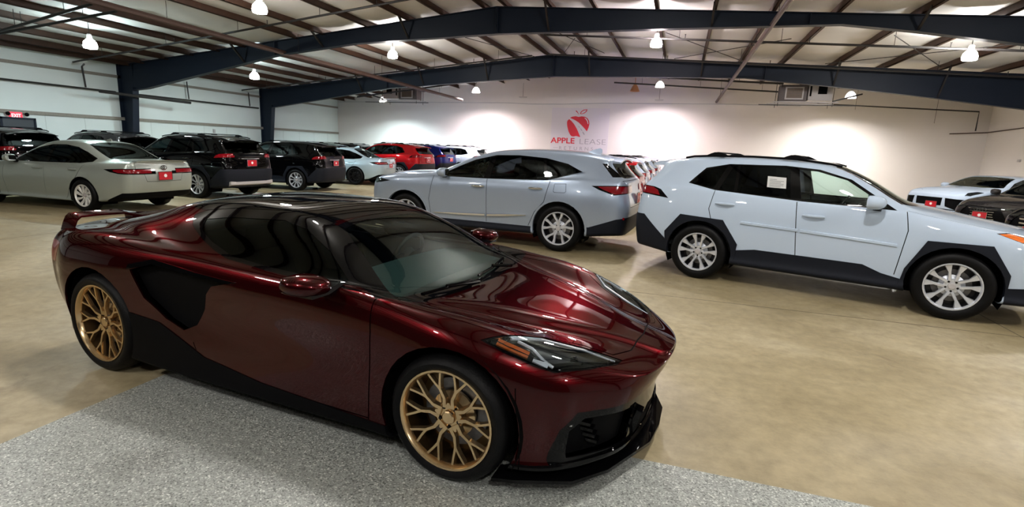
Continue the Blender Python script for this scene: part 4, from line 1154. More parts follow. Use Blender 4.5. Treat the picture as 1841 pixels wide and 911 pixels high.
# cabin
dash_part(cor, [(2.25, .80), (1.95, .84), (1.78, .83), (1.74, .74), (1.8, .55), (2.25, .5)], .66, 'dash_grey')
steering_part(cor, 1.60, .37, .80, .175, 22)
for y in (-.37, .37): seat_part(cor, 1.02, y, .42, 1.02)
MB().box(.55, 2.2, -.70, .70, .22, .30).build('cabin_floor', M['interior'], cor, smooth=0)
MB().box(.50, .58, -.70, .70, .25, .98).build('rear_bulkhead', M['interior'], cor, smooth=0)
for s in (1, -1): MB().box(.6, 2.15, s * .72 - .02, s * .72 + .02, .25, .86).build('door_trim', M['interior'], cor, smooth=0)
MB().bar((1.75, -.02, .60), (1.0, -.02, .58), .22, .20).build('centre_console', M['interior'], cor, bevel=.02)
MB().bar((1.50, .02, 1.10), (1.49, -.02, 1.10), .22, .06, (0, 0, 1)).build('rear_view_mirror', M['interior'], cor, bevel=.01)

# ================================================================== sport utility bodies
SUV_ST = [3.62, 3.50, 3.34, 3.14, 2.92, 2.69, 2.46, 2.27, 2.10, 1.88, 1.64, 1.40, 1.15, .85, .55, .25, -.05, -.34, -.58, -.78, -.95]
SUV_LINES = [
   ('0:0', '3.62:.24 2.7:.22 0:.24 -.95:.32'),
   ('3.62:.58 3.34:.76 2.9:.80 0:.80 -.95:.66', '3.62:.25 2.7:.23 0:.25 -.95:.33'),
   ('3.62:.60 3.34:.80 2.9:.87 1.5:.865 0:.87 -.7:.84 -.95:.70', '3.62:.32 2.7:.33 0:.34 -.95:.42'),
   ('3.62:.62 3.34:.83 2.9:.90 2.2:.895 1.5:.885 .5:.895 0:.905 -.7:.87 -.95:.73', '3.62:.48 2.7:.50 0:.52 -.95:.58'),
   ('3.62:.62 3.34:.84 2.9:.915 2.2:.908 1.5:.895 .5:.905 0:.92 -.7:.875 -.95:.735', '3.62:.70 2.7:.76 1.2:.79 .4:.82 -.95:.80'),
   ('3.62:.60 3.34:.82 2.9:.90 2.2:.90 1.5:.893 .5:.90 0:.90 -.7:.855 -.95:.73', '3.62:.78 2.9:.91 2.2:.98 .5:1.0 -.2:1.03 -.95:1.02'),
   ('3.62:.56 3.34:.755 2.9:.83 2.2:.855 1.5:.86 .5:.865 0:.855 -.7:.80 -.95:.70', '3.62:.86 3.34:.92 2.9:.99 2.5:1.055 2.2:1.10 1.5:1.115 .5:1.155 -.2:1.20 -.95:1.16'),
   ('3.62:.50 3.34:.67 2.9:.74 2.3:.78 2.05:.825 1.5:.838 .5:.84 0:.825 -.7:.765 -.95:.68', '3.62:.88 3.34:.945 2.9:1.02 2.5:1.085 2.3:1.12 2.0:1.135 1.5:1.145 .5:1.185 -.2:1.23 -.7:1.24 -.95:1.22'),
   ('3.62:.42 3.34:.56 2.9:.62 2.3:.71 2.05:.775 1.5:.765 .5:.765 0:.75 -.5:.71 -.95:.66', '3.62:.89 3.34:.957 2.9:1.037 2.5:1.10 2.3:1.135 2.05:1.205 1.5:1.33 .5:1.37 -.2:1.39 -.95:1.34'),
   ('3.62:.35 3.34:.45 2.9:.50 2.3:.63 2.05:.70 1.75:.675 1.4:.655 .5:.65 0:.645 -.5:.63 -.95:.62', '3.62:.895 3.34:.967 2.9:1.048 2.5:1.112 2.3:1.145 2.05:1.235 1.88:1.33 1.6:1.462 1.3:1.548 .5:1.578 -.2:1.555 -.6:1.51 -.95:1.47'),
   ('3.62:.26 2.9:.36 2.3:.49 2.05:.565 1.4:.57 .5:.57 0:.565 -.95:.55', '3.62:.90 3.34:.974 2.9:1.055 2.5:1.12 2.3:1.155 2.05:1.26 1.88:1.365 1.6:1.505 1.3:1.597 .5:1.632 -.2:1.612 -.6:1.575 -.95:1.53'),
   ('3.62:.13 2.9:.18 2.3:.26 2:.29 .5:.29 -.95:.28', '3.62:.905 3.34:.98 2.9:1.06 2.5:1.128 2.3:1.163 2.05:1.28 1.88:1.388 1.6:1.53 1.3:1.622 .5:1.66 -.2:1.64 -.6:1.60 -.95:1.55'),
   ('0:0', '3.62:.906 3.34:.982 2.9:1.062 2.5:1.13 2.3:1.167 2.05:1.287 1.88:1.395 1.6:1.536 1.3:1.63 .5:1.668 -.2:1.648 -.6:1.607 -.95:1.555')]
def suv(**kw):
    T = dict(st=list(SUV_ST), lines=list(SUV_LINES), xf=[3.58, 3.57, 3.59, 3.60, 3.61, 3.60, 3.585, 3.58, 3.575, 3.575, 3.575, 3.575, 3.575],
             xr=[-.88, -.90, -.93, -.95, -.95, -.915, -.90, -.875, -.75, -.66, -.67, -.68, -.69], bulf=[0, .05, .06, .07, .06, .06, .05, .045, .035, .02, .015, .01, 0],
             bulr=[0, .03, .04, .05, .05, .04, .04, .05, .05, .04, .03, .015, 0], lv=2, sf=.9, sr=1.2,
             crease=[(6, .5, -.9, 3.4), (4, .35, -.4, 2.5), (9, .45, -.6, 2.1)], wb=2.69, R=(.368, .368), track=(.795, .795), hw=.905,
             arch=[(2.69, .368, .425), (0, .368, .425)], floorz=.28)
    T.update(kw); return T
# ---- white sport utility with black cladding (and its darker and red sisters)
RAV = suv(lv=3)
def rav_cuts(S):
    S.cut('top', [(2.33, -.05), (2.31, .3), (2.24, .55), (2.13, .735), (1.9, .67), (1.44, .585), (1.42, .3), (1.40, -.05)], 'windshield_surround', zmin=1.05, nmin=.2)
    S.cut('top', [(2.25, -.05), (2.23, .3), (2.17, .52), (2.08, .66), (1.9, .61), (1.50, .54), (1.47, .3), (1.45, -.05)], 'windshield', zmin=1.05, nmin=.2)
    S.cut('side', [(2.10, 1.125), (1.15, 1.145), (.12, 1.205), (-.24, 1.275), (-.05, 1.485), (.24, 1.548), (.9, 1.560), (1.28, 1.532), (1.62, 1.435)], 'window_surround', only=('body', 'windshield_surround'), zmin=1.08, nmin=.15)
    S.cut('side', [(2.03, 1.145), (1.14, 1.165), (1.06, 1.525), (1.26, 1.512), (1.58, 1.428)], 'front_window', only=('window_surround',), zmin=1.08, nmin=.15)
    S.cut('side', [(1.02, 1.17), (.40, 1.205), (.38, 1.535), (.90, 1.538), (.96, 1.532)], 'rear_window', only=('window_surround',), zmin=1.08, nmin=.15)
    S.cut('side', [(.36, 1.208), (.17, 1.218), (.30, 1.525), (.345, 1.532)], 'vent_window', only=('window_surround',), zmin=1.08, nmin=.15)
    S.cut('side', [(.10, 1.225), (-.205, 1.285), (-.04, 1.46), (.22, 1.522)], 'quarter_window', only=('window_surround',), zmin=1.08, nmin=.15)
    # doors
    S.cut('side', [(2.19, 1.13), (2.225, .92), (2.17, .415), (1.17, .415), (1.10, 1.14)], 'front_door', only=('body',), nmin=.2)
    S.cut('side', [(1.10, 1.14), (1.17, .415), (.58, .415), (.42, .62), (.13, .83), (.09, .96), (.13, 1.20)], 'rear_door', only=('body',), nmin=.2)
    dk = dict(only=('body', 'front_door', 'rear_door'), nmin=.15)
    S.seam('side', [(2.19, 1.12), (2.225, .92), (2.17, .415)], .009, **dk)
    S.seam('side', [(1.10, 1.135), (1.17, .415)], .009, **dk)
    S.seam('side', [(.13, 1.20), (.09, .96), (.13, .83), (.42, .62)], .009, **dk)
    # black cladding: sills, wheel arches, bumpers
    S.cut('side', [(.40, .44), (.70, .492), (1.86, .485), (2.05, .41), (2.30, .36), (2.30, .1), (.40, .1)], 'sill_cladding', only=('body', 'front_door', 'rear_door', 'panel_gap'), nmin=-.6, ymin=.5)
    S.cut('side', [(2.22, .30), (2.25, .50), (2.41, .835), (2.95, .845), (3.13, .56), (3.13, .38), (3.10, .30)], 'front_arch_cladding', only=('body', 'front_door', 'sill_cladding', 'panel_gap'), nmin=-.3, ymin=.5)
    S.cut('side', [(.46, .30), (.49, .53), (.285, .83), (-.27, .855), (-.47, .60), (-.44, .30)], 'rear_arch_cladding', only=('body', 'rear_door', 'sill_cladding', 'panel_gap'), nmin=-.3, ymin=.5)
    S.cut('side', [(-.44, .44), (-.47, .50), (-.80, .80), (-1.1, .80), (-1.1, .2), (-.44, .2)], 'rear_bumper', only=('body',), nmin=-1, xmax=-.4)
    S.cut('side', [(3.12, .42), (3.30, .44), (3.44, .36), (3.75, .36), (3.75, .1), (3.12, .1)], 'front_bumper', only=('body',), nmin=-1, xmin=3)
    # lamps, hood, tail
    S.cut('side', [(3.70, .85), (3.50, .815), (3.22, .88), (2.96, .972), (3.06, .985), (3.34, .925), (3.62, .87)], 'headlamp', only=('body',), nmin=.0, xmin=2.9, ymin=.3)
    S.cut('side', [(3.17, .902), (2.98, .968), (3.07, .976), (3.22, .938)], 'side_marker', only=('headlamp',), nmin=.0, xmin=2.9)
    S.seam('top', [(3.50, 0), (3.44, .45), (3.30, .66), (2.95, .775), (2.35, .82), (2.20, .80)], .008, only=('body',), zmin=.80, nmin=.2)
    S.cut('side', [(-.99, 1.215), (-.70, 1.19), (-.60, 1.16), (-.47, 1.05), (-.99, 1.10)], 'tail_surround', only=('body',), nmin=-1, xmax=-.4, ymin=.50)
    S.cut('side', [(-.99, 1.205), (-.72, 1.18), (-.64, 1.145), (-.60, 1.08), (-.99, 1.112)], 'tail_lamp', only=('tail_surround',), nmin=-1, xmax=-.4, ymin=.53)
    S.cut('rear', [(-.05, 1.545), (.52, 1.52), (.60, 1.47), (.645, 1.25), (.60, 1.225), (-.05, 1.225)], 'rear_glass', only=('body', 'tail_surround'), xmax=-.5, nmin=.2)
    S.outline('rear', [(-.3, 1.21), (.70, 1.22), (.62, 1.02), (.60, .86), (-.3, .86)], .008, only=('body',), xmax=-.6, nmin=.2)
    S.cut('front', [(-.05, .83), (.44, .81), (.52, .70), (.40, .58), (-.05, .58)], 'grille', only=('body',), xmin=3.3, nmin=.1)
    S.cut('front', [(-.05, .50), (.50, .50), (.56, .36), (-.05, .36)], 'lower_grille', only=('body',), xmin=3.3, nmin=.1)
RAV['cuts'] = rav_cuts
def suv_parts(p): return [('body', p, 'C', 0, .012), ('front_door', p, 'S', .0006, .01), ('rear_door', p, 'S', .0006, .01), ('panel_gap', 'seam', 'C', -.006, 0),
  ('windshield_surround', 'gloss_black', 'C', -.001, .008), ('windshield', 'glass_clear', 'C', -.002, 0), ('window_surround', 'gloss_black', 'S', -.001, .01), ('front_window', 'glass_clear', 'S', -.005, 0),
  ('rear_window', 'glass_dark', 'S', -.005, 0), ('vent_window', 'glass_dark', 'S', -.005, 0), ('quarter_window', 'glass_dark', 'S', -.005, 0), ('sill_cladding', 'cladding', 'S', .006, .02),
  ('front_arch_cladding', 'cladding', 'S', .012, .05), ('rear_arch_cladding', 'cladding', 'S', .012, .05), ('rear_bumper', 'cladding', 'C', .006, .02), ('front_bumper', 'cladding', 'C', .006, .02),
  ('headlamp', 'lamp_glass', 'S', .001, .03), ('side_marker', 'amber', 'S', .001, .02), ('tail_surround', 'gloss_black', 'S', .001, .01), ('tail_lamp', 'red_lens', 'S', .012, .02), ('rear_glass', 'glass_dark', 'C', -.002, 0),
  ('grille', 'satin_black', 'C', -.02, 0), ('lower_grille', 'satin_black', 'C', -.02, 0), ('lower_trim', p, 'S', .001, .01), ('tail_lamp_inner', 'red_lens', 'C', .005, .015), ('chrome_strip', 'chrome', 'S', .006, .02)]
RAV['parts'] = suv_parts('white_paint')
silver = (M['alloy'], M['heater_grey'], M['gloss_black'], M['dark_alloy'])
RAV['wheels'] = {'a': wheel_parts('pair', .368, .252, .235, silver)}
RAV['track'] = (.80, .80)

def suv_fittings(root, made, T, pm, wx, belt, mirx, rails=True, cross=True, scale=1.0, hz=(1.04, .985), hx=(.285, 1.30), hm=None):
    """things every upright car carries: mirrors, handles, rails, lamps, plate, cabin"""
    for s in (1, -1):
        mirror_part(root, mirx, T['hw'] + .085, belt + .065, pm, s, (.17, .23, .155))
        for x, z in zip(hx, hz):
            j = np.interp(x, [0, 2.7], [T['hw'], T['hw'] - .005])
            handle_part(root, x, j - .008, z, hm or pm, s)
        if rails:
            r = T['rail']
            o = MB().tube([(x, s * y, z) for x, y, z in r], .014, 8).build('roof_rail', M['satin_black'], root)
            if cross:
                for cx in cross:
                    zz = float(np.interp(-cx, [-p[0] for p in r], [p[2] for p in r])); yy = float(np.interp(-cx, [-p[0] for p in r], [p[1] for p in r]))
                    MB().loft([[Vector((cx + dx * k, s * (yy + w_), zz + h)) for w_ in (-.03, .03)] + [Vector((cx + dx * k, s * (yy + w_), zz + h)) for w_ in (.03, -.03)] for dx, k, h in ((-.15, 1, .0), (-.08, 1, .055), (0, 1, .075), (.08, 1, .055), (.15, 1, .0))][0:0] or
                        [[Vector((cx + dx, s * (yy - .028), zz - .005)), Vector((cx + dx, s * (yy + .028), zz - .005)), Vector((cx + dx, s * (yy + .022), zz + h)), Vector((cx + dx, s * (yy - .022), zz + h))] for dx, h in ((-.15, .0), (-.09, .030), (-.04, .048), (.04, .048), (.09, .030), (.15, .0))]).build('crossbar_foot', M['satin_black'], root)
        lens = made.get(('headlamp', 'L' if s > 0 else 'R'))
        if lens:
            bowl = lens.data.copy()
            nr = [v.normal.copy() for v in bowl.vertices]
            for v, n_ in zip(bowl.vertices, nr): v.co -= n_ * .02
            bowl.materials.clear(); bowl.materials.append(M['interior']); link(bpy.data.objects.new('lamp_bowl', bowl), lens)
            for x, y, z in T.get('proj', ()):
                MB().lathe([(.001, .03), (.03, .025), (.036, 0), (.001, -.03)], 14, Matrix.Translation((x, s * y, z)) @ Matrix.Rotation(R_(90), 4, 'Y')).build('projector', M['chrome'], lens)
    if rails and cross:
        for cx in cross:
            r = T['rail']; zz = float(np.interp(-cx, [-p[0] for p in r], [p[2] for p in r])); yy = float(np.interp(-cx, [-p[0] for p in r], [p[1] for p in r]))
            MB().loft([[Vector((cx + .03 * math.cos(a), y, zz + .042 + .010 * math.sin(a))) for a in np.linspace(0, 2 * math.pi, 9)[:-1]] for y in (-yy, 0, yy)]).build('crossbar', M['satin_black'], root)
    c0 = T['cowl']
    dash_part(root, [(c0[0] - .02, c0[1] - .05), (c0[0] - .35, c0[1] - .02), (c0[0] - .52, c0[1] - .05), (c0[0] - .55, c0[1] - .25), (c0[0] - .45, .55), (c0[0] - .02, .5)], T['hw'] - .19)
    steering_part(root, c0[0] - .72, .38, c0[1] - .10, .185, 28)
    xs_ = c0[0] - 1.30
    for y in (-.38, .38): seat_part(root, xs_, y, .62, T['roof'] - .26)
    if T.get('rear_seats', True):
        for y in (-.38, .38): seat_part(root, xs_ - .95, y, .64, T['roof'] - .28)
    MB().box(-.45, c0[0], -T['hw'] + .16, T['hw'] - .16, .40, .46).build('cabin_floor', M['interior'], root, smooth=0)
    for s in (1, -1): MB().box(-.2, c0[0] - .05, s * (T['hw'] - .15) - .02, s * (T['hw'] - .15) + .02, .42, c0[1] - .06).build('door_trim', M['interior'], root, smooth=0)
    MB().box(-.62, -.56, -T['hw'] + .2, T['hw'] - .2, .40, 1.0).build('rear_bulkhead', M['interior'], root, smooth=0)

RAV['rail'] = [(1.50, .60, 1.575), (1.40, .605, 1.60), (1.0, .61, 1.645), (.5, .61, 1.655), (0, .605, 1.645), (-.25, .60, 1.63), (-.36, .60, 1.605)]
RAV.update(cowl=(2.24, 1.14), roof=1.66, proj=((3.36, .72, .87), (3.28, .76, .885)))
def finish_rav(root, made, pm, molding=True, cross=(.98, .06)):
    suv_fittings(root, made, RAV, pm, None, 1.14, 1.90, True, cross)
    for s in (1, -1):
        if molding:
            MB().loft([[Vector((x, s * (y - .004), z - .020)), Vector((x, s * (y + .014), z - .012)), Vector((x, s * (y + .014), z + .012)), Vector((x, s * (y - .004), z + .020))] for x, y, z in ((1.155, .898, .795), (.9, .901, .805), (.50, .908, .822))]).build('door_moulding', pm, root, smooth=0)
            MB().loft([[Vector((x, s * (y - .004), z - .020)), Vector((x, s * (y + .014), z - .012)), Vector((x, s * (y + .014), z + .012)), Vector((x, s * (y - .004), z + .020))] for x, y, z in ((2.15, .908, .745), (1.7, .899, .77), (1.18, .898, .794))]).build('door_moulding', pm, root, smooth=0)
        MB().box(-.86, -.70, s * .46 - .06, s * .46 + .06, .33, .37).build('exhaust_tip', M['chrome'], root, bevel=.01)
        MB().bar((3.40, s * .52, .87), (3.28, s * .76, .89), .05, .012).build('lamp_bar', M['chrome'], made[('headlamp', 'L' if s > 0 else 'R')], smooth=0)
    MB().loft([[Vector((-.60, y, 1.588 - .06 * (abs(y) / .58) ** 2)), Vector((-.82, y * .98, 1.566 - .06 * (abs(y) / .58) ** 2)), Vector((-.82, y * .98, 1.545 - .06 * (abs(y) / .58) ** 2)), Vector((-.60, y, 1.55 - .06 * (abs(y) / .58) ** 2))] for y in np.linspace(-.58, .58, 9)]).build('roof_spoiler', pm, root)
    plate_part(root, -1.0, .96, -1)
    MB().loft([[Vector((x, y, z)) for y, z in ((-.012, 0), (.012, 0), (.004, h), (-.004, h))] for x, z, h in ((-.02, 1.648, .02), (-.12, 1.642, .05), (-.22, 1.632, .075), (-.25, 1.628, .06))]).build('antenna_fin', pm, root)
    MB().box(-.955, -.935, -.30, .30, 1.06, 1.085).build('tailgate_strip', M['chrome'], root, bevel=.004)

rav, made = assemble(RAV, 'suv', 'white sport utility vehicle with black cladding and paper in its side window', 'car', (.581, 8.295), R_(-16.57), None)
finish_rav(rav, made, M['white_paint'])
pp = MB().prism([(.735, 1.205), (.955, 1.195), (.945, 1.415), (.735, 1.425)], (1, 0, 0), (0, -.22, .975), (0, -1, 0), (0, -.505, .035), .003)
wp_ = pp.build('window_paper', M['paper'], rav, smooth=0)
ln = MB()
for k_ in range(9):
    x1_ = .92 - .03 * (k_ % 3 == 2) - .08 * (k_ in (0, 6))
    ln.prism([(.76, 1.39 - k_ * .018), (x1_, 1.388 - k_ * .018), (x1_, 1.382 - k_ * .018), (.76, 1.384 - k_ * .018)], (1, 0, 0), (0, -.22, .975), (0, -1, 0), (0, -.5085, .035), .001)
ln.build('printed_line', M['ink'], wp_, smooth=0)['kind'] = 'stuff'

# ---- silver three-row sport utility
MDX = remap(suv(lv=3), [(3.62, 3.80), (2.69, 2.89), (2.27, 2.42), (1.64, 1.64), (1.40, 1.33), (0, 0), (-.95, -1.06)], 1.06,
            lambda x, z: z + (float(np.interp(x, [2.0, 2.3, 2.6, 2.9, 3.4, 3.9], [0, .03, .06, .095, .105, .10])) if .75 < z < 1.25 else 0) - (.02 if x < 1.2 and 1.0 < z < 1.3 else 0) - (.02 if z > 1.5 else 0))
MDX.update(wb=2.89, R=(.381, .381), track=(.84, .84), hw=.965, arch=[(2.89, .381, .445), (0, .381, .445)])
def mdx_cuts(S):
    S.cut('top', [(2.50, -.05), (2.48, .3), (2.41, .58), (2.30, .77), (2.02, .70), (1.46, .61), (1.40, .3), (1.38, -.05)], 'windshield_surround', zmin=1.05, nmin=.2)
    S.cut('top', [(2.42, -.05), (2.40, .3), (2.34, .55), (2.25, .69), (2.02, .64), (1.52, .565), (1.46, .3), (1.44, -.05)], 'windshield', zmin=1.05, nmin=.2)
    S.cut('side', [(2.26, 1.11), (1.3, 1.115), (.24, 1.15), (-.33, 1.305), (-.06, 1.425), (.32, 1.50), (.8, 1.527), (1.22, 1.512), (1.60, 1.42), (1.88, 1.30)], 'window_surround', only=('body', 'windshield_surround'), zmin=1.06, nmin=.15)
    S.cut('side', [(2.17, 1.128), (1.37, 1.132), (1.31, 1.485), (1.58, 1.402), (1.85, 1.285)], 'front_window', only=('window_surround',), zmin=1.06, nmin=.15)
    S.cut('side', [(1.26, 1.135), (.27, 1.165), (.37, 1.482), (.8, 1.505), (1.21, 1.495)], 'rear_window', only=('window_surround',), zmin=1.06, nmin=.15)
    S.cut('side', [(.22, 1.17), (-.27, 1.305), (-.05, 1.40), (.32, 1.473)], 'quarter_window', only=('window_surround',), zmin=1.06, nmin=.15)
    S.cut('side', [(2.33, 1.11), (2.41, .70), (2.37, .40), (1.29, .385), (1.30, 1.11)], 'front_door', only=('body',), nmin=.2)
    S.cut('side', [(1.30, 1.11), (1.29, .385), (.52, .385), (.42, .62), (.26, .80), (.18, 1.15)], 'rear_door', only=('body',), nmin=.2)
    dk = dict(only=('body', 'front_door', 'rear_door'), nmin=.15)
    S.seam('side', [(2.33, 1.11), (2.41, .70), (2.37, .40)], .009, **dk)
    S.seam('side', [(1.30, 1.11), (1.29, .385)], .009, **dk)
    S.seam('side', [(.18, 1.15), (.26, .80), (.42, .62), (.52, .39)], .009, **dk)
    S.outline('side', [(.10, 1.10), (-.09, 1.11), (-.10, .99), (-.08, .97), (.09, .965), (.11, .98)], .006, only=('body',), nmin=.15)
    S.cut('side', [(.40, .375), (2.45, .375), (2.45, .1), (.40, .1)], 'sill_cladding', only=('body', 'front_door', 'rear_door', 'panel_gap'), nmin=-.6, ymin=.5)
    S.cut('side', [(-.30, .43), (-.50, .445), (-.92, .60), (-1.25, .66), (-1.25, .2), (-.30, .2)], 'rear_bumper', only=('body',), nmin=-1, xmax=-.3)
    S.cut('side', [(3.25, .40), (3.9, .40), (3.9, .1), (3.25, .1)], 'front_bumper', only=('body',), nmin=-1, xmin=3)
    for x, z, nm_ in ((2.89, .381, 'front_arch_lip'), (0, .381, 'rear_arch_lip')):
        S.cut('side', [(x + .475 * math.cos(a), z + .475 * math.sin(a)) for a in np.linspace(-.25, math.pi + .25, 25)], nm_, only=('body', 'front_door', 'rear_door', 'sill_cladding', 'rear_bumper', 'panel_gap'), nmin=-.3, ymin=.5)
    S.cut('side', [(3.95, .99), (3.66, .90), (3.45, .93), (3.22, .975), (3.45, 1.0), (3.66, 1.0)], 'headlamp', only=('body',), nmin=0, xmin=3.0, ymin=.35)
    S.cut('side', [(-1.25, 1.13), (-.85, 1.125), (-.50, 1.105), (-.62, 1.05), (-.86, .975), (-1.25, 1.03)], 'tail_surround', only=('body',), nmin=-1, xmax=-.4, ymin=.40)
    S.cut('side', [(-1.25, 1.115), (-.88, 1.11), (-.60, 1.095), (-.70, 1.05), (-.87, .99), (-1.25, 1.04)], 'tail_lamp', only=('tail_surround',), nmin=-1, xmax=-.4, ymin=.40)
    S.cut('rear', [(-.05, 1.515), (.55, 1.49), (.63, 1.45), (.69, 1.26), (.62, 1.235), (-.05, 1.235)], 'rear_glass', only=('body', 'tail_surround'), xmax=-.5, nmin=.2)
    S.cut('side', [(-.60, 1.455), (-.68, 1.455), (-.94, 1.255), (-.80, 1.25)], 'spoiler_fillet', only=('body',), nmin=-.2, xmax=-.5, ymin=.5)
    S.outline('rear', [(-.3, 1.20), (.74, 1.20), (.66, 1.02), (.62, .78), (-.3, .78)], .008, only=('body',), xmax=-.7, nmin=.2)
    S.cut('front', [(-.05, 1.0), (.36, .98), (.46, .80), (.30, .56), (-.05, .52)], 'grille', only=('body',), xmin=3.4, nmin=.1)
    S.seam('top', [(3.66, 0), (3.60, .45), (3.44, .70), (3.1, .82), (2.5, .87), (2.35, .84)], .008, only=('body',), zmin=.85, nmin=.2)
MDX['cuts'] = mdx_cuts
MDX['parts'] = suv_parts('silver_paint') + [('front_arch_lip', 'silver_paint', 'S', .008, .05), ('rear_arch_lip', 'silver_paint', 'S', .008, .05), ('spoiler_fillet', 'gloss_black', 'S', .002, .01)]
MDX['wheels'] = {'a': wheel_parts('fork', .381, .268, .255, silver)}
MDX.update(cowl=(2.40, 1.13), roof=1.64, proj=((3.52, .78, .955), (3.42, .83, .96)))
mdx, made = assemble(MDX, 'suv', 'silver three-row sport utility vehicle parked nose-left behind the burgundy sports car', 'car', (-1.747, 9.304), R_(176.06))
suv_fittings(mdx, made, MDX, M['silver_paint'], None, 1.12, 2.10, False, None, hz=(1.01, .985), hx=(.41, 1.45), hm=M['chrome'])
for s in (1, -1):
    MB().loft([[Vector((x, s * (y - .006), z - h)), Vector((x, s * (y + .014), z - h * .6)), Vector((x, s * (y + .014), z + h * .6)), Vector((x, s * (y - .006), z + h))] for x, y, z, h in ((1.27, .953, .50, .026), (.95, .955, .525, .028), (.56, .958, .56, .006))]).build('chrome_strip', M['chrome'], mdx)
    MB().loft([[Vector((x, s * (y - .006), z - h)), Vector((x, s * (y + .014), z - h * .6)), Vector((x, s * (y + .014), z + h * .6)), Vector((x, s * (y - .006), z + h))] for x, y, z, h in ((2.30, .953, .47, .010), (1.8, .950, .48, .024), (1.31, .952, .50, .026))]).build('chrome_strip', M['chrome'], mdx)
    MB().box(-.98, -.90, s * .60 - .08, s * .60 + .08, .36, .42).build('exhaust_tip', M['chrome'], mdx, bevel=.012)
    MB().loft([[Vector((-1.02, s * y, z0)), Vector((-1.045, s * y, z0)), Vector((-1.045, s * y, z0 + .035)), Vector((-1.02, s * y, z0 + .035))] for y, z0 in ((.86, .60), (.70, .58), (.4, .57))]).build('bumper_reflector', M['red_lens'], mdx, smooth=0)
    MB().loft([[Vector((x, s * y, z)), Vector((x - .02, s * (y + .012), z + .012)), Vector((x - .02, s * (y - .012), z + .012))] for x, y, z in ((2.05, .845, 1.118), (1.3, .855, 1.118), (.25, .865, 1.155), (-.34, .835, 1.305))]).build('window_strip', M['chrome'], mdx, smooth=0)
MB().loft([[Vector((-.62, y, 1.575 - .06 * (abs(y) / .6) ** 2)), Vector((-.88, y * .98, 1.545 - .06 * (abs(y) / .6) ** 2)), Vector((-.88, y * .98, 1.52 - .06 * (abs(y) / .6) ** 2)), Vector((-.62, y, 1.53 - .06 * (abs(y) / .6) ** 2))] for y in np.linspace(-.6, .6, 9)]).build('roof_spoiler', M['silver_paint'], mdx)
MB().loft([[Vector((x, y, z)) for y, z in ((-.014, 1.61), (.014, 1.61), (.004, 1.63 + h), (-.004, 1.63 + h))] for x, h in ((-.20, .0), (-.30, .04), (-.40, .07), (-.44, .05))]).build('antenna_fin', M['silver_paint'], mdx)
MB().tube([(-.80, 0, 1.33), (-.86, .25, 1.30), (-.93, .42, 1.255)], .012, 6).build('rear_wiper', M['gloss_black'], mdx)
plate_part(mdx, -1.115, .90, -1)

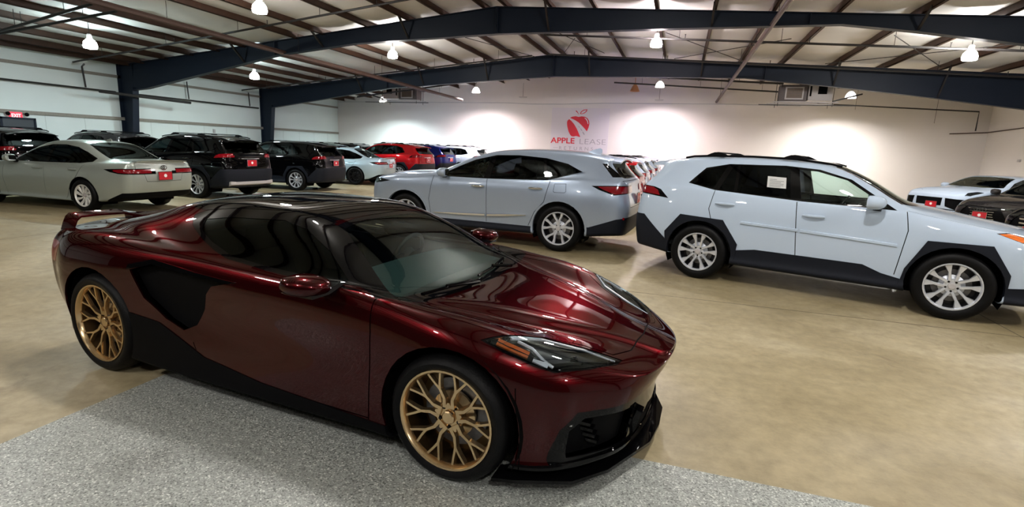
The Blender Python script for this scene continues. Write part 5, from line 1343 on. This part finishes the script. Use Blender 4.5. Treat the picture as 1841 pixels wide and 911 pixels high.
# ---- sedan bodies
SED = dict(st=[3.78, 3.64, 3.46, 3.24, 3.02, 2.82, 2.56, 2.34, 2.14, 1.92, 1.66, 1.42, 1.12, .82, .52, .26, .04, -.20, -.44, -.66, -.88, -1.08],
  lines=[
   ('0:0', '3.78:.20 0:.20 -1.08:.30'),
   ('3.78:.56 3.4:.76 2.9:.80 0:.80 -1.08:.64', '3.78:.20 0:.20 -1.08:.31'),
   ('3.78:.60 3.4:.80 2.9:.86 1.5:.86 0:.865 -.7:.83 -1.08:.69', '3.78:.26 2.8:.25 0:.26 -1.08:.40'),
   ('3.78:.62 3.4:.82 2.9:.895 1.5:.885 0:.90 -.7:.86 -1.08:.72', '3.78:.42 2.8:.42 0:.45 -1.08:.52'),
   ('3.78:.62 3.4:.82 2.9:.905 1.5:.893 0:.91 -.7:.865 -1.08:.73', '3.78:.56 2.8:.62 0:.68 -1.08:.70'),
   ('3.78:.59 3.4:.80 2.9:.89 1.5:.885 0:.895 -.7:.85 -1.08:.735', '3.78:.66 2.8:.76 2:.80 0:.86 -1.08:.87'),
   ('3.78:.54 3.4:.74 2.9:.82 1.5:.85 0:.84 -.7:.79 -1.08:.70', '3.78:.70 3.4:.78 2.8:.86 2.2:.91 1.5:.93 .5:.95 0:.965 -.5:.98 -1.08:.975'),
   ('3.78:.48 3.4:.66 2.8:.73 2.3:.78 2.0:.80 1.5:.815 .5:.81 0:.78 -.5:.71 -1.08:.66', '3.78:.715 3.4:.81 2.8:.90 2.3:.945 2.0:.955 1.5:.96 .5:.985 0:1.005 -.5:1.025 -1.08:1.03'),
   ('3.78:.41 3.4:.55 2.8:.61 2.3:.70 1.92:.75 1.2:.73 .3:.72 -.1:.68 -.5:.60 -1.08:.58', '3.78:.725 3.4:.825 2.8:.915 2.3:.955 2.1:.975 1.92:1.04 1.5:1.16 1.0:1.195 .3:1.19 -.1:1.14 -.5:1.055 -1.08:1.045'),
   ('3.78:.33 2.8:.49 2.3:.61 2:.66 1.5:.605 1.0:.575 .3:.57 0:.565 -.4:.53 -1.08:.50', '3.78:.73 3.4:.835 2.8:.925 2.3:.965 2.12:.995 1.8:1.135 1.45:1.29 1.1:1.36 .6:1.37 .25:1.33 0:1.25 -.3:1.13 -.6:1.06 -1.08:1.055'),
   ('3.78:.25 2.8:.36 2.3:.47 1.5:.505 .3:.475 -.4:.41 -1.08:.38', '3.78:.735 3.4:.84 2.8:.93 2.3:.972 2.12:1.01 1.8:1.16 1.45:1.325 1.1:1.405 .6:1.42 .25:1.375 0:1.285 -.3:1.15 -.6:1.065 -1.08:1.06'),
   ('3.78:.12 2.8:.18 2.3:.24 .3:.24 -1.08:.2', '3.78:.74 3.4:.845 2.8:.935 2.3:.98 2.12:1.025 1.8:1.175 1.45:1.345 1.1:1.43 .6:1.44 .25:1.395 0:1.30 -.3:1.16 -.6:1.07 -1.08:1.062'),
   ('0:0', '3.78:.742 3.4:.847 2.8:.937 2.3:.983 2.12:1.03 1.8:1.18 1.45:1.35 1.1:1.435 .6:1.446 .25:1.40 0:1.304 -.3:1.163 -.6:1.072 -1.08:1.063')],
  xf=[3.70, 3.70, 3.73, 3.75, 3.76, 3.75, 3.73, 3.72, 3.71, 3.71, 3.71, 3.71, 3.71], xr=[-.98, -1.0, -1.04, -1.07, -1.085, -1.08, -1.05, -1.04, -1.05, -1.06, -1.065, -1.07, -1.07],
  bulf=[0, .07, .08, .09, .09, .08, .06, .05, .04, .03, .02, .01, 0], bulr=[0, .04, .05, .06, .06, .05, .05, .05, .05, .04, .03, .015, 0], lv=2, sf=.9, sr=.9,
  crease=[(6, .45, -1.0, 3.4), (9, .4, -.3, 2.0), (5, .3, -1, 2.8)], rcrease=[(21, .4, 6, 12)], wb=2.825, R=(.335, .335), track=(.80, .80), hw=.90,
  arch=[(2.825, .335, .385), (0, .335, .385)], floorz=.22)
def sed_cuts(S):
    S.cut('top', [(2.26, -.05), (2.24, .3), (2.17, .55), (2.06, .72), (1.7, .625), (1.30, .53), (1.28, .3), (1.26, -.05)], 'windshield', zmin=.93, nmin=.2)
    S.cut('top', [(.28, -.05), (.27, .3), (.22, .50), (.0, .53), (-.42, .56), (-.50, .40), (-.53, -.05)], 'rear_glass', zmin=1.05, nmin=.2)
    S.cut('side', [(2.06, .955), (1.0, .965), (.10, .985), (-.18, 1.02), (-.22, 1.09), (.06, 1.21), (.34, 1.30), (.7, 1.34), (1.08, 1.33), (1.42, 1.255), (1.74, 1.12)], 'window_surround', only=('body', 'windshield', 'rear_glass'), zmin=.92, nmin=.15)
    S.cut('side', [(1.96, .972), (1.05, .982), (1.0, 1.322), (1.10, 1.312), (1.40, 1.235), (1.72, 1.10)], 'front_window', only=('window_surround',), zmin=.92, nmin=.15)
    S.cut('side', [(.97, .984), (.10, 1.002), (-.15, 1.03), (-.19, 1.085), (.07, 1.195), (.36, 1.285), (.7, 1.323), (.93, 1.325)], 'rear_window', only=('window_surround',), zmin=.92, nmin=.15)
    S.cut('side', [(2.22, .90), (2.26, .60), (2.20, .24), (1.06, .24), (1.03, .955)], 'front_door', only=('body',), nmin=.2)
    S.cut('side', [(1.03, .955), (1.06, .24), (.48, .24), (.34, .50), (.10, .74), (-.05, .97)], 'rear_door', only=('body',), nmin=.2)
    dk = dict(only=('body', 'front_door', 'rear_door'), nmin=.15)
    S.seam('side', [(2.22, .90), (2.26, .60), (2.20, .24)], .009, **dk)
    S.seam('side', [(1.03, .955), (1.06, .24)], .009, **dk)
    S.seam('side', [(-.05, .97), (.10, .74), (.34, .50), (.48, .25)], .009, **dk)
    S.cut('side', [(-1.3, .925), (-.95, .92), (-.58, .895), (-.72, .845), (-.90, .815), (-1.3, .80)], 'tail_surround', only=('body',), nmin=-1, xmax=-.5, ymin=.24)
    S.cut('side', [(-1.3, .905), (-.95, .90), (-.78, .885), (-.80, .86), (-.90, .835), (-1.3, .822)], 'tail_lamp', only=('tail_surround',), nmin=-1, xmax=-.5, ymin=.26)
    S.outline('rear', [(-.3, 1.2), (.56, 1.2), (.60, .92), (.44, .80), (.40, .66), (-.3, .64)], .008, only=('body',), xmax=-.7, zmax=1.03, nmin=.2)
    S.cut('side', [(-.50, .24), (-.70, .33), (-.92, .43), (-1.3, .44), (-1.3, .1), (-.40, .1)], 'rear_bumper', only=('body',), nmin=-1, xmax=-.3)
    S.cut('side', [(4, .72), (3.70, .66), (3.40, .70), (3.12, .80), (3.40, .765), (3.70, .70)], 'headlamp', only=('body',), nmin=0, xmin=3.0, ymin=.35)
    S.cut('front', [(-.05, .66), (.42, .64), (.56, .40), (.44, .26), (-.05, .24)], 'grille', only=('body',), xmin=3.3, nmin=.1)
    S.seam('top', [(3.60, 0), (3.54, .45), (3.40, .64), (3.0, .77), (2.4, .82), (2.2, .80)], .008, only=('body',), zmin=.65, nmin=.2)
SED['cuts'] = sed_cuts
def sed_parts(p): return [('body', p, 'C', 0, .012), ('front_door', p, 'S', .0006, .01), ('rear_door', p, 'S', .0006, .01), ('panel_gap', 'seam', 'C', -.006, 0), ('windshield', 'glass_clear', 'C', -.003, .006), ('rear_glass', 'glass_dark', 'C', -.003, .006),
  ('window_surround', 'gloss_black', 'S', -.001, .01), ('front_window', 'glass_dark', 'S', -.004, 0), ('rear_window', 'glass_dark', 'S', -.004, 0), ('tail_surround', 'gloss_black', 'S', .002, .01), ('tail_lamp', 'red_lens', 'S', .010, .02),
  ('rear_bumper', 'satin_black', 'C', .002, .02), ('headlamp', 'lamp_glass', 'S', .001, .02), ('grille', 'satin_black', 'C', -.02, 0), ('chrome_strip', 'chrome', 'S', .01, .01)]
SED['parts'] = sed_parts('sedan_paint')
bright = (simple('bright_painted_alloy', (.75, .75, .72), .35, .4, noise=.04), M['heater_grey'], M['gloss_black'], M['dark_alloy'])
SED['wheels'] = {'a': wheel_parts('turbine', .335, .222, .215, bright)}
SED.update(cowl=(2.22, .965), roof=1.43)
def finish_sedan(root, made, T, pm):
    suv_fittings(root, made, T, pm, None, .955, 1.86, False, None, hz=(.86, .845), hx=(.20, 1.22))
    plate_part(root, T['xr'][4] - .075, .765, -1)
    e = MB(); RX = Matrix.Translation((T['xr'][6] - .075, 0, .935)) @ Matrix.Rotation(R_(90), 4, 'Y')
    for rx, ry in ((.045, .065), (.028, .02)):
        e.loft([[RX @ Vector((math.cos(a) * (rx + d), math.sin(a) * (ry + d), h)) for d, h in ((-.006, 0), (.006, 0), (.006, -.012), (-.006, -.012))] for a in np.linspace(0, 2 * math.pi, 21)], caps=False)
    e.build('badge', M['chrome'], root)
    MB().loft([[Vector((x, y, z)) for y, z in ((-.014, 1.425), (.014, 1.425), (.004, 1.43 + h), (-.004, 1.43 + h))] for x, h in ((.45, .0), (.35, .04), (.27, .06), (.24, .04))]).build('antenna_fin', pm, root)
    MB().loft([[Vector((x, y, 1.066 - .02 * (y / .6) ** 2 + dz)) for x, dz in ((T['xr'][12] - .055, .022), (T['xr'][12] - .05, .004), (T['xr'][12] + .10, 0), (T['xr'][12] + .10, .008))] for y in np.linspace(-.58, .58, 9)]).build('trunk_lip', pm, root)
sedan, made = assemble(SED, 'sedan', 'silver sedan with red dealer plate at the left edge, nose towards the left wall', 'car', (-11.56, 8.52), R_(181.5))
finish_sedan(sedan, made, SED, M['sedan_paint'])

ISC = remap(SED, [(3.78, 3.72), (2.825, 2.80), (2.14, 2.02), (1.12, .95), (0, 0), (-.66, -.58), (-1.08, -1.02)], 1.01, lambda x, z: z * .985)
ISC.update(wb=2.80, R=(.34, .34), arch=[(2.80, .34, .39), (0, .34, .39)])
ISC['parts'] = sed_parts('ice_paint')
ISC['wheels'] = {'a': wheel_parts('plain', .34, .245, .24, (M['dark_alloy'], M['gloss_black'], M['gloss_black'], M['dark_alloy']))}
isc, made = assemble(ISC, 'sedan', 'pale ice-blue sports sedan with dark wheels in the left row', 'car', (-12.12, 18.75), R_(187))
finish_sedan(isc, made, ISC, M['ice_paint'])

# ------------------------------------------------------------------ more cars from the same builders
def kids(o): return [c for c in bpy.data.objects if c.parent == o]
def copy_car(root, label, loc, deg, swap=None, scale=1.0, group=None):
    """copies a car with its parts and sub-parts; swap: {material: other material}"""
    byp = {}
    for o in bpy.data.objects:
        if o.parent: byp.setdefault(o.parent.name, []).append(o)
    def rec(o, par):
        c = o.copy(); COL.objects.link(c); c.parent = par
        if c.type == 'MESH' and swap:
            for sl in c.material_slots:
                if sl.material in swap:
                    new = swap[sl.material]; sl.link = 'OBJECT'; sl.material = new
        for ch in byp.get(o.name, ()): rec(ch, c)
        return c
    r = rec(root, None)
    r.location = (loc[0], loc[1], 0); r.rotation_euler = (0, 0, R_(deg)); r['label'] = label
    r.scale = (scale,) * 3 if not isinstance(scale, tuple) else scale
    if group: r['group'] = group
    return r
WP = M['white_paint']
def sister(paint_name, label, loc, deg, **kw):
    c = copy_car(rav, label, loc, deg, {WP: M[paint_name]}, **kw)
    for o in kids(c):
        if o.name.startswith('window_paper'):
            for q in kids(o): bpy.data.objects.remove(q)
            bpy.data.objects.remove(o)
    return c
big = sister('black_paint', 'large black sport utility vehicle with red plate beside the silver sedan', (-12.10, 11.75), 178)
MB().loft([[Vector((x, y, z)) for x, z in ((-.93 + .05 * abs(y), .35), (-1.035 + .07 * abs(y), .40), (-1.035 + .07 * abs(y), .47 + .02 * (abs(y) > .5)), (-.93, .47))] for y in (-.72, -.5, -.2, .2, .5, .72)]).build('skid_plate', M['heater_grey'], big, smooth=30)
cmp_ = sister('black_paint', 'black compact sport utility vehicle with bright alloys in the left row', (-11.9, 15.15), 185, scale=(.94, .96, .95))
for o in kids(cmp_):
    if o.name.startswith(('crossbar', 'roof_rail', 'door_moulding')): bpy.data.objects.remove(o)
sister('red_paint', 'red sport utility vehicle in the left row beyond the ice-blue sedan', (-11.95, 22.1), 178)
sister('blue_paint', 'dark blue sport utility vehicle at the far end of the left row', (-12.0, 24.75), 178)
sister('white_paint', 'white sport utility vehicle against the back wall behind the dark blue one', (-10.9, 26.85), 180)
G2 = 'cars parked against the left wall'
sister('black_paint', 'black sport utility vehicle by the left wall below the exit door', (-16.68, 9.55), 180, scale=(.88, .98, .98), group=G2)
sister('grey_paint', 'dark grey sport utility vehicle by the left wall before the nearer column', (-16.68, 12.45), 180, scale=(.88, .98, .98), group=G2)
sister('midgrey_paint', 'grey-green sport utility vehicle by the left wall behind the black compact one', (-16.68, 20.3), 180, scale=(.88, .96, .93), group=G2)
sister('midgrey_paint', 'grey sport utility vehicle with roof rails behind the ice-blue sedan', (-16.68, 22.7), 180, scale=(.88, .96, .93), group=G2)
sister('grey_paint', 'dark sport utility vehicle in the far left corner behind the red one', (-16.68, 25.2), 180, scale=(.88, .96, .93), group=G2)
G3 = 'cars in the row behind the silver sport utility vehicle'
sister('red_paint', 'dark red sport utility vehicle just behind the silver three-row one', (-1.75, 12.9), 178, group=G3, scale=(1, 1, .925))
sister('white_paint', 'white sport utility vehicle second in the row behind the silver one', (-1.80, 16.1), 178, group=G3, scale=(1, 1, .925))
sister('silver_paint', 'silver sport utility vehicle third in the row behind the silver three-row one', (-1.80, 19.3), 178, group=G3, scale=(1, 1, .925))
sister('white_paint', 'white sport utility vehicle fourth in the row behind the silver one', (-1.75, 22.5), 178, group=G3, scale=(1, 1, .925))
sister('bright_blue_paint', 'bright blue sport utility vehicle last in the row by the back wall', (-1.85, 25.7), 178, group=G3, scale=(1, 1, .925))

# ---- white crossover with wide dark grille, low roof
MAC = remap(suv(lv=2), [(3.62, 3.66), (2.69, 2.80), (2.27, 2.20), (1.64, 1.58), (1.40, 1.28), (0, 0), (-.95, -1.0)], 1.04, lambda x, z: (z + (float(np.interp(x, [2.1, 2.6, 3.0, 3.6], [0, .03, .06, .06])) if .75 < z < 1.2 else 0)) * (.93 if z < 1.15 else .93 - .12 * (z - 1.15)))
MAC.update(wb=2.80, R=(.37, .37), track=(.81, .81), hw=.945, arch=[(2.80, .37, .42), (0, .37, .42)])
def mac_cuts(S):
    S.cut('top', [(2.27, -.05), (2.25, .3), (2.17, .58), (2.06, .76), (1.8, .68), (1.40, .59), (1.37, .3), (1.36, -.05)], 'windshield', zmin=.98, nmin=.2)
    S.cut('side', [(2.02, 1.05), (1.0, 1.07), (.1, 1.12), (-.25, 1.20), (.0, 1.31), (.5, 1.385), (1.0, 1.385), (1.3, 1.34), (1.65, 1.24)], 'window_surround', only=('body', 'windshield'), zmin=1.0, nmin=.15)
    S.cut('side', [(1.94, 1.065), (1.06, 1.085), (1.02, 1.37), (1.3, 1.325), (1.62, 1.23)], 'front_window', only=('window_surround',), zmin=1.0, nmin=.15)
    S.cut('side', [(1.0, 1.087), (.1, 1.135), (-.20, 1.205), (.03, 1.30), (.5, 1.37), (.97, 1.37)], 'rear_window', only=('window_surround',), zmin=1.0, nmin=.15)
    S.cut('side', [(2.12, 1.05), (2.2, .8), (2.15, .36), (1.1, .36), (1.06, 1.06)], 'front_door', only=('body',), nmin=.2)
    S.seam('side', [(2.12, 1.05), (2.2, .8), (2.15, .36), (1.1, .36), (1.06, 1.06)], .009, only=('body', 'front_door'), nmin=.15)
    S.cut('ob', [(2.92, .06), (3.12, .03), (3.36, .015), (3.46, .07), (3.30, .155), (3.05, .14)], 'headlamp', only=('body',), zmin=.7, xmin=2.9)
    S.cut('front', [(-.05, .78), (.37, .78), (.36, .56), (-.05, .56)], 'grille', only=('body',), xmin=3.2, nmin=.1)
    S.cut('front', [(.43, .78), (.80, .76), (.86, .68), (.82, .50), (.72, .46), (.46, .55)], 'corner_intake', only=('body',), xmin=2.9, nmin=.02)
    S.cut('front', [(-.05, .50), (.72, .47), (.70, .445), (-.05, .47)], 'lower_grille', only=('body',), xmin=2.9, nmin=.02)
    S.cut('front', [(-.05, .38), (.8, .38), (.8, .1), (-.05, .1)], 'front_bumper', only=('body',), xmin=2.9, nmin=-.5)
    S.seam('top', [(3.45, 0), (3.40, .45), (3.24, .62), (2.8, .74), (2.2, .80)], .008, only=('body',), zmin=.8, nmin=.2)
    S.cut('rear', [(-.05, 1.42), (.5, 1.40), (.6, 1.2), (-.05, 1.18)], 'rear_glass', only=('body',), xmax=-.5, nmin=.2)
MAC['cuts'] = mac_cuts
MAC['parts'] = [(n, 'white_paint' if m_ == 'silver_paint' else m_, s, o, r) for n, m_, s, o, r in suv_parts('white_paint')] + [('corner_intake', 'satin_black', 'S', -.03, 0)]
MAC['wheels'] = {'a': wheel_parts('plain', .37, .262, .25, silver)}
MAC.update(cowl=(2.18, 1.06), roof=1.46)
mac, made = assemble(MAC, 'crossover', 'white crossover with wide dark grille and red plate near the right wall', 'car', (10.0, 20.0), R_(212))
suv_fittings(mac, made, MAC, WP, None, 1.02, 1.80, False, None, hz=(.93, .91), hx=(.25, 1.25))
plate_part(mac, 3.735, .585, 1, y=.12)

# ---- two dark cars nose-on at the right edge
AUD = dict(SED); AUD['lines'] = list(SED['lines']); AUD['parts'] = sed_parts('grey_paint')
def aud_cuts(S):
    sed_cuts(S)
    S.cut('front', [(-.05, .72), (.36, .72), (.46, .52), (.34, .26), (-.05, .24)], 'grille', xmin=3.3, nmin=.1)
AUD['cuts'] = aud_cuts
AUD['wheels'] = {'a': wheel_parts('plain', .335, .24, .225, silver)}
aud, made = assemble(AUD, 'sedan', 'dark grey sedan with slatted grille, rings and red plate at the right edge', 'car', (10.3, 17.9), R_(214))
suv_fittings(aud, made, AUD, M['grey_paint'], None, .955, 1.86, False, None, hz=(.86, .845), hx=(.20, 1.22))
plate_part(aud, 3.865, .50, 1)
gr_ = lambda y: 3.845 - .14 * (abs(y) / .46) ** 2
for k in range(7):
    z_ = .30 + k * .058
    w_ = .38 if z_ > .4 else .32
    MB().loft([[Vector((gr_(y), y, z_)), Vector((gr_(y) + .014, y, z_)), Vector((gr_(y) + .014, y, z_ + .014)), Vector((gr_(y), y, z_ + .014))] for y in np.linspace(-w_, w_, 7)]).build('grille_slat', M['chrome'], aud, smooth=0)
for k in range(4):
    MB().loft([[Matrix.Translation((3.875, (k - 1.5) * .062, .645)) @ Vector((h, math.cos(a) * rr_, math.sin(a) * rr_)) for rr_, h in ((.036, 0), (.044, 0), (.044, .008), (.036, .008))] for a in np.linspace(0, 2 * math.pi, 17)], caps=False).build('badge_ring', M['chrome'], aud)
BSD = dict(SED); BSD['lines'] = list(SED['lines']); BSD['parts'] = sed_parts('black_paint'); BSD['cuts'] = aud_cuts
BSD['wheels'] = AUD['wheels']
trk, made = assemble(BSD, 'sedan', 'black sedan with chrome barred grille cut off by the right edge', 'car', (10.45, 15.0), R_(205))
suv_fittings(trk, made, BSD, M['black_paint'], None, .955, 1.86, False, None, hz=(.86, .845), hx=(.20, 1.22))
for k in range(4):
    z_ = .36 + k * .085
    MB().loft([[Vector((gr_(y), y, z_)), Vector((gr_(y) + .03, y, z_)), Vector((gr_(y) + .03, y, z_ + .03)), Vector((gr_(y), y, z_ + .03))] for y in np.linspace(-.46, .46, 7)]).build('grille_bar', M['chrome'], trk, smooth=0)
plate_part(trk, 3.88, .40, 1)
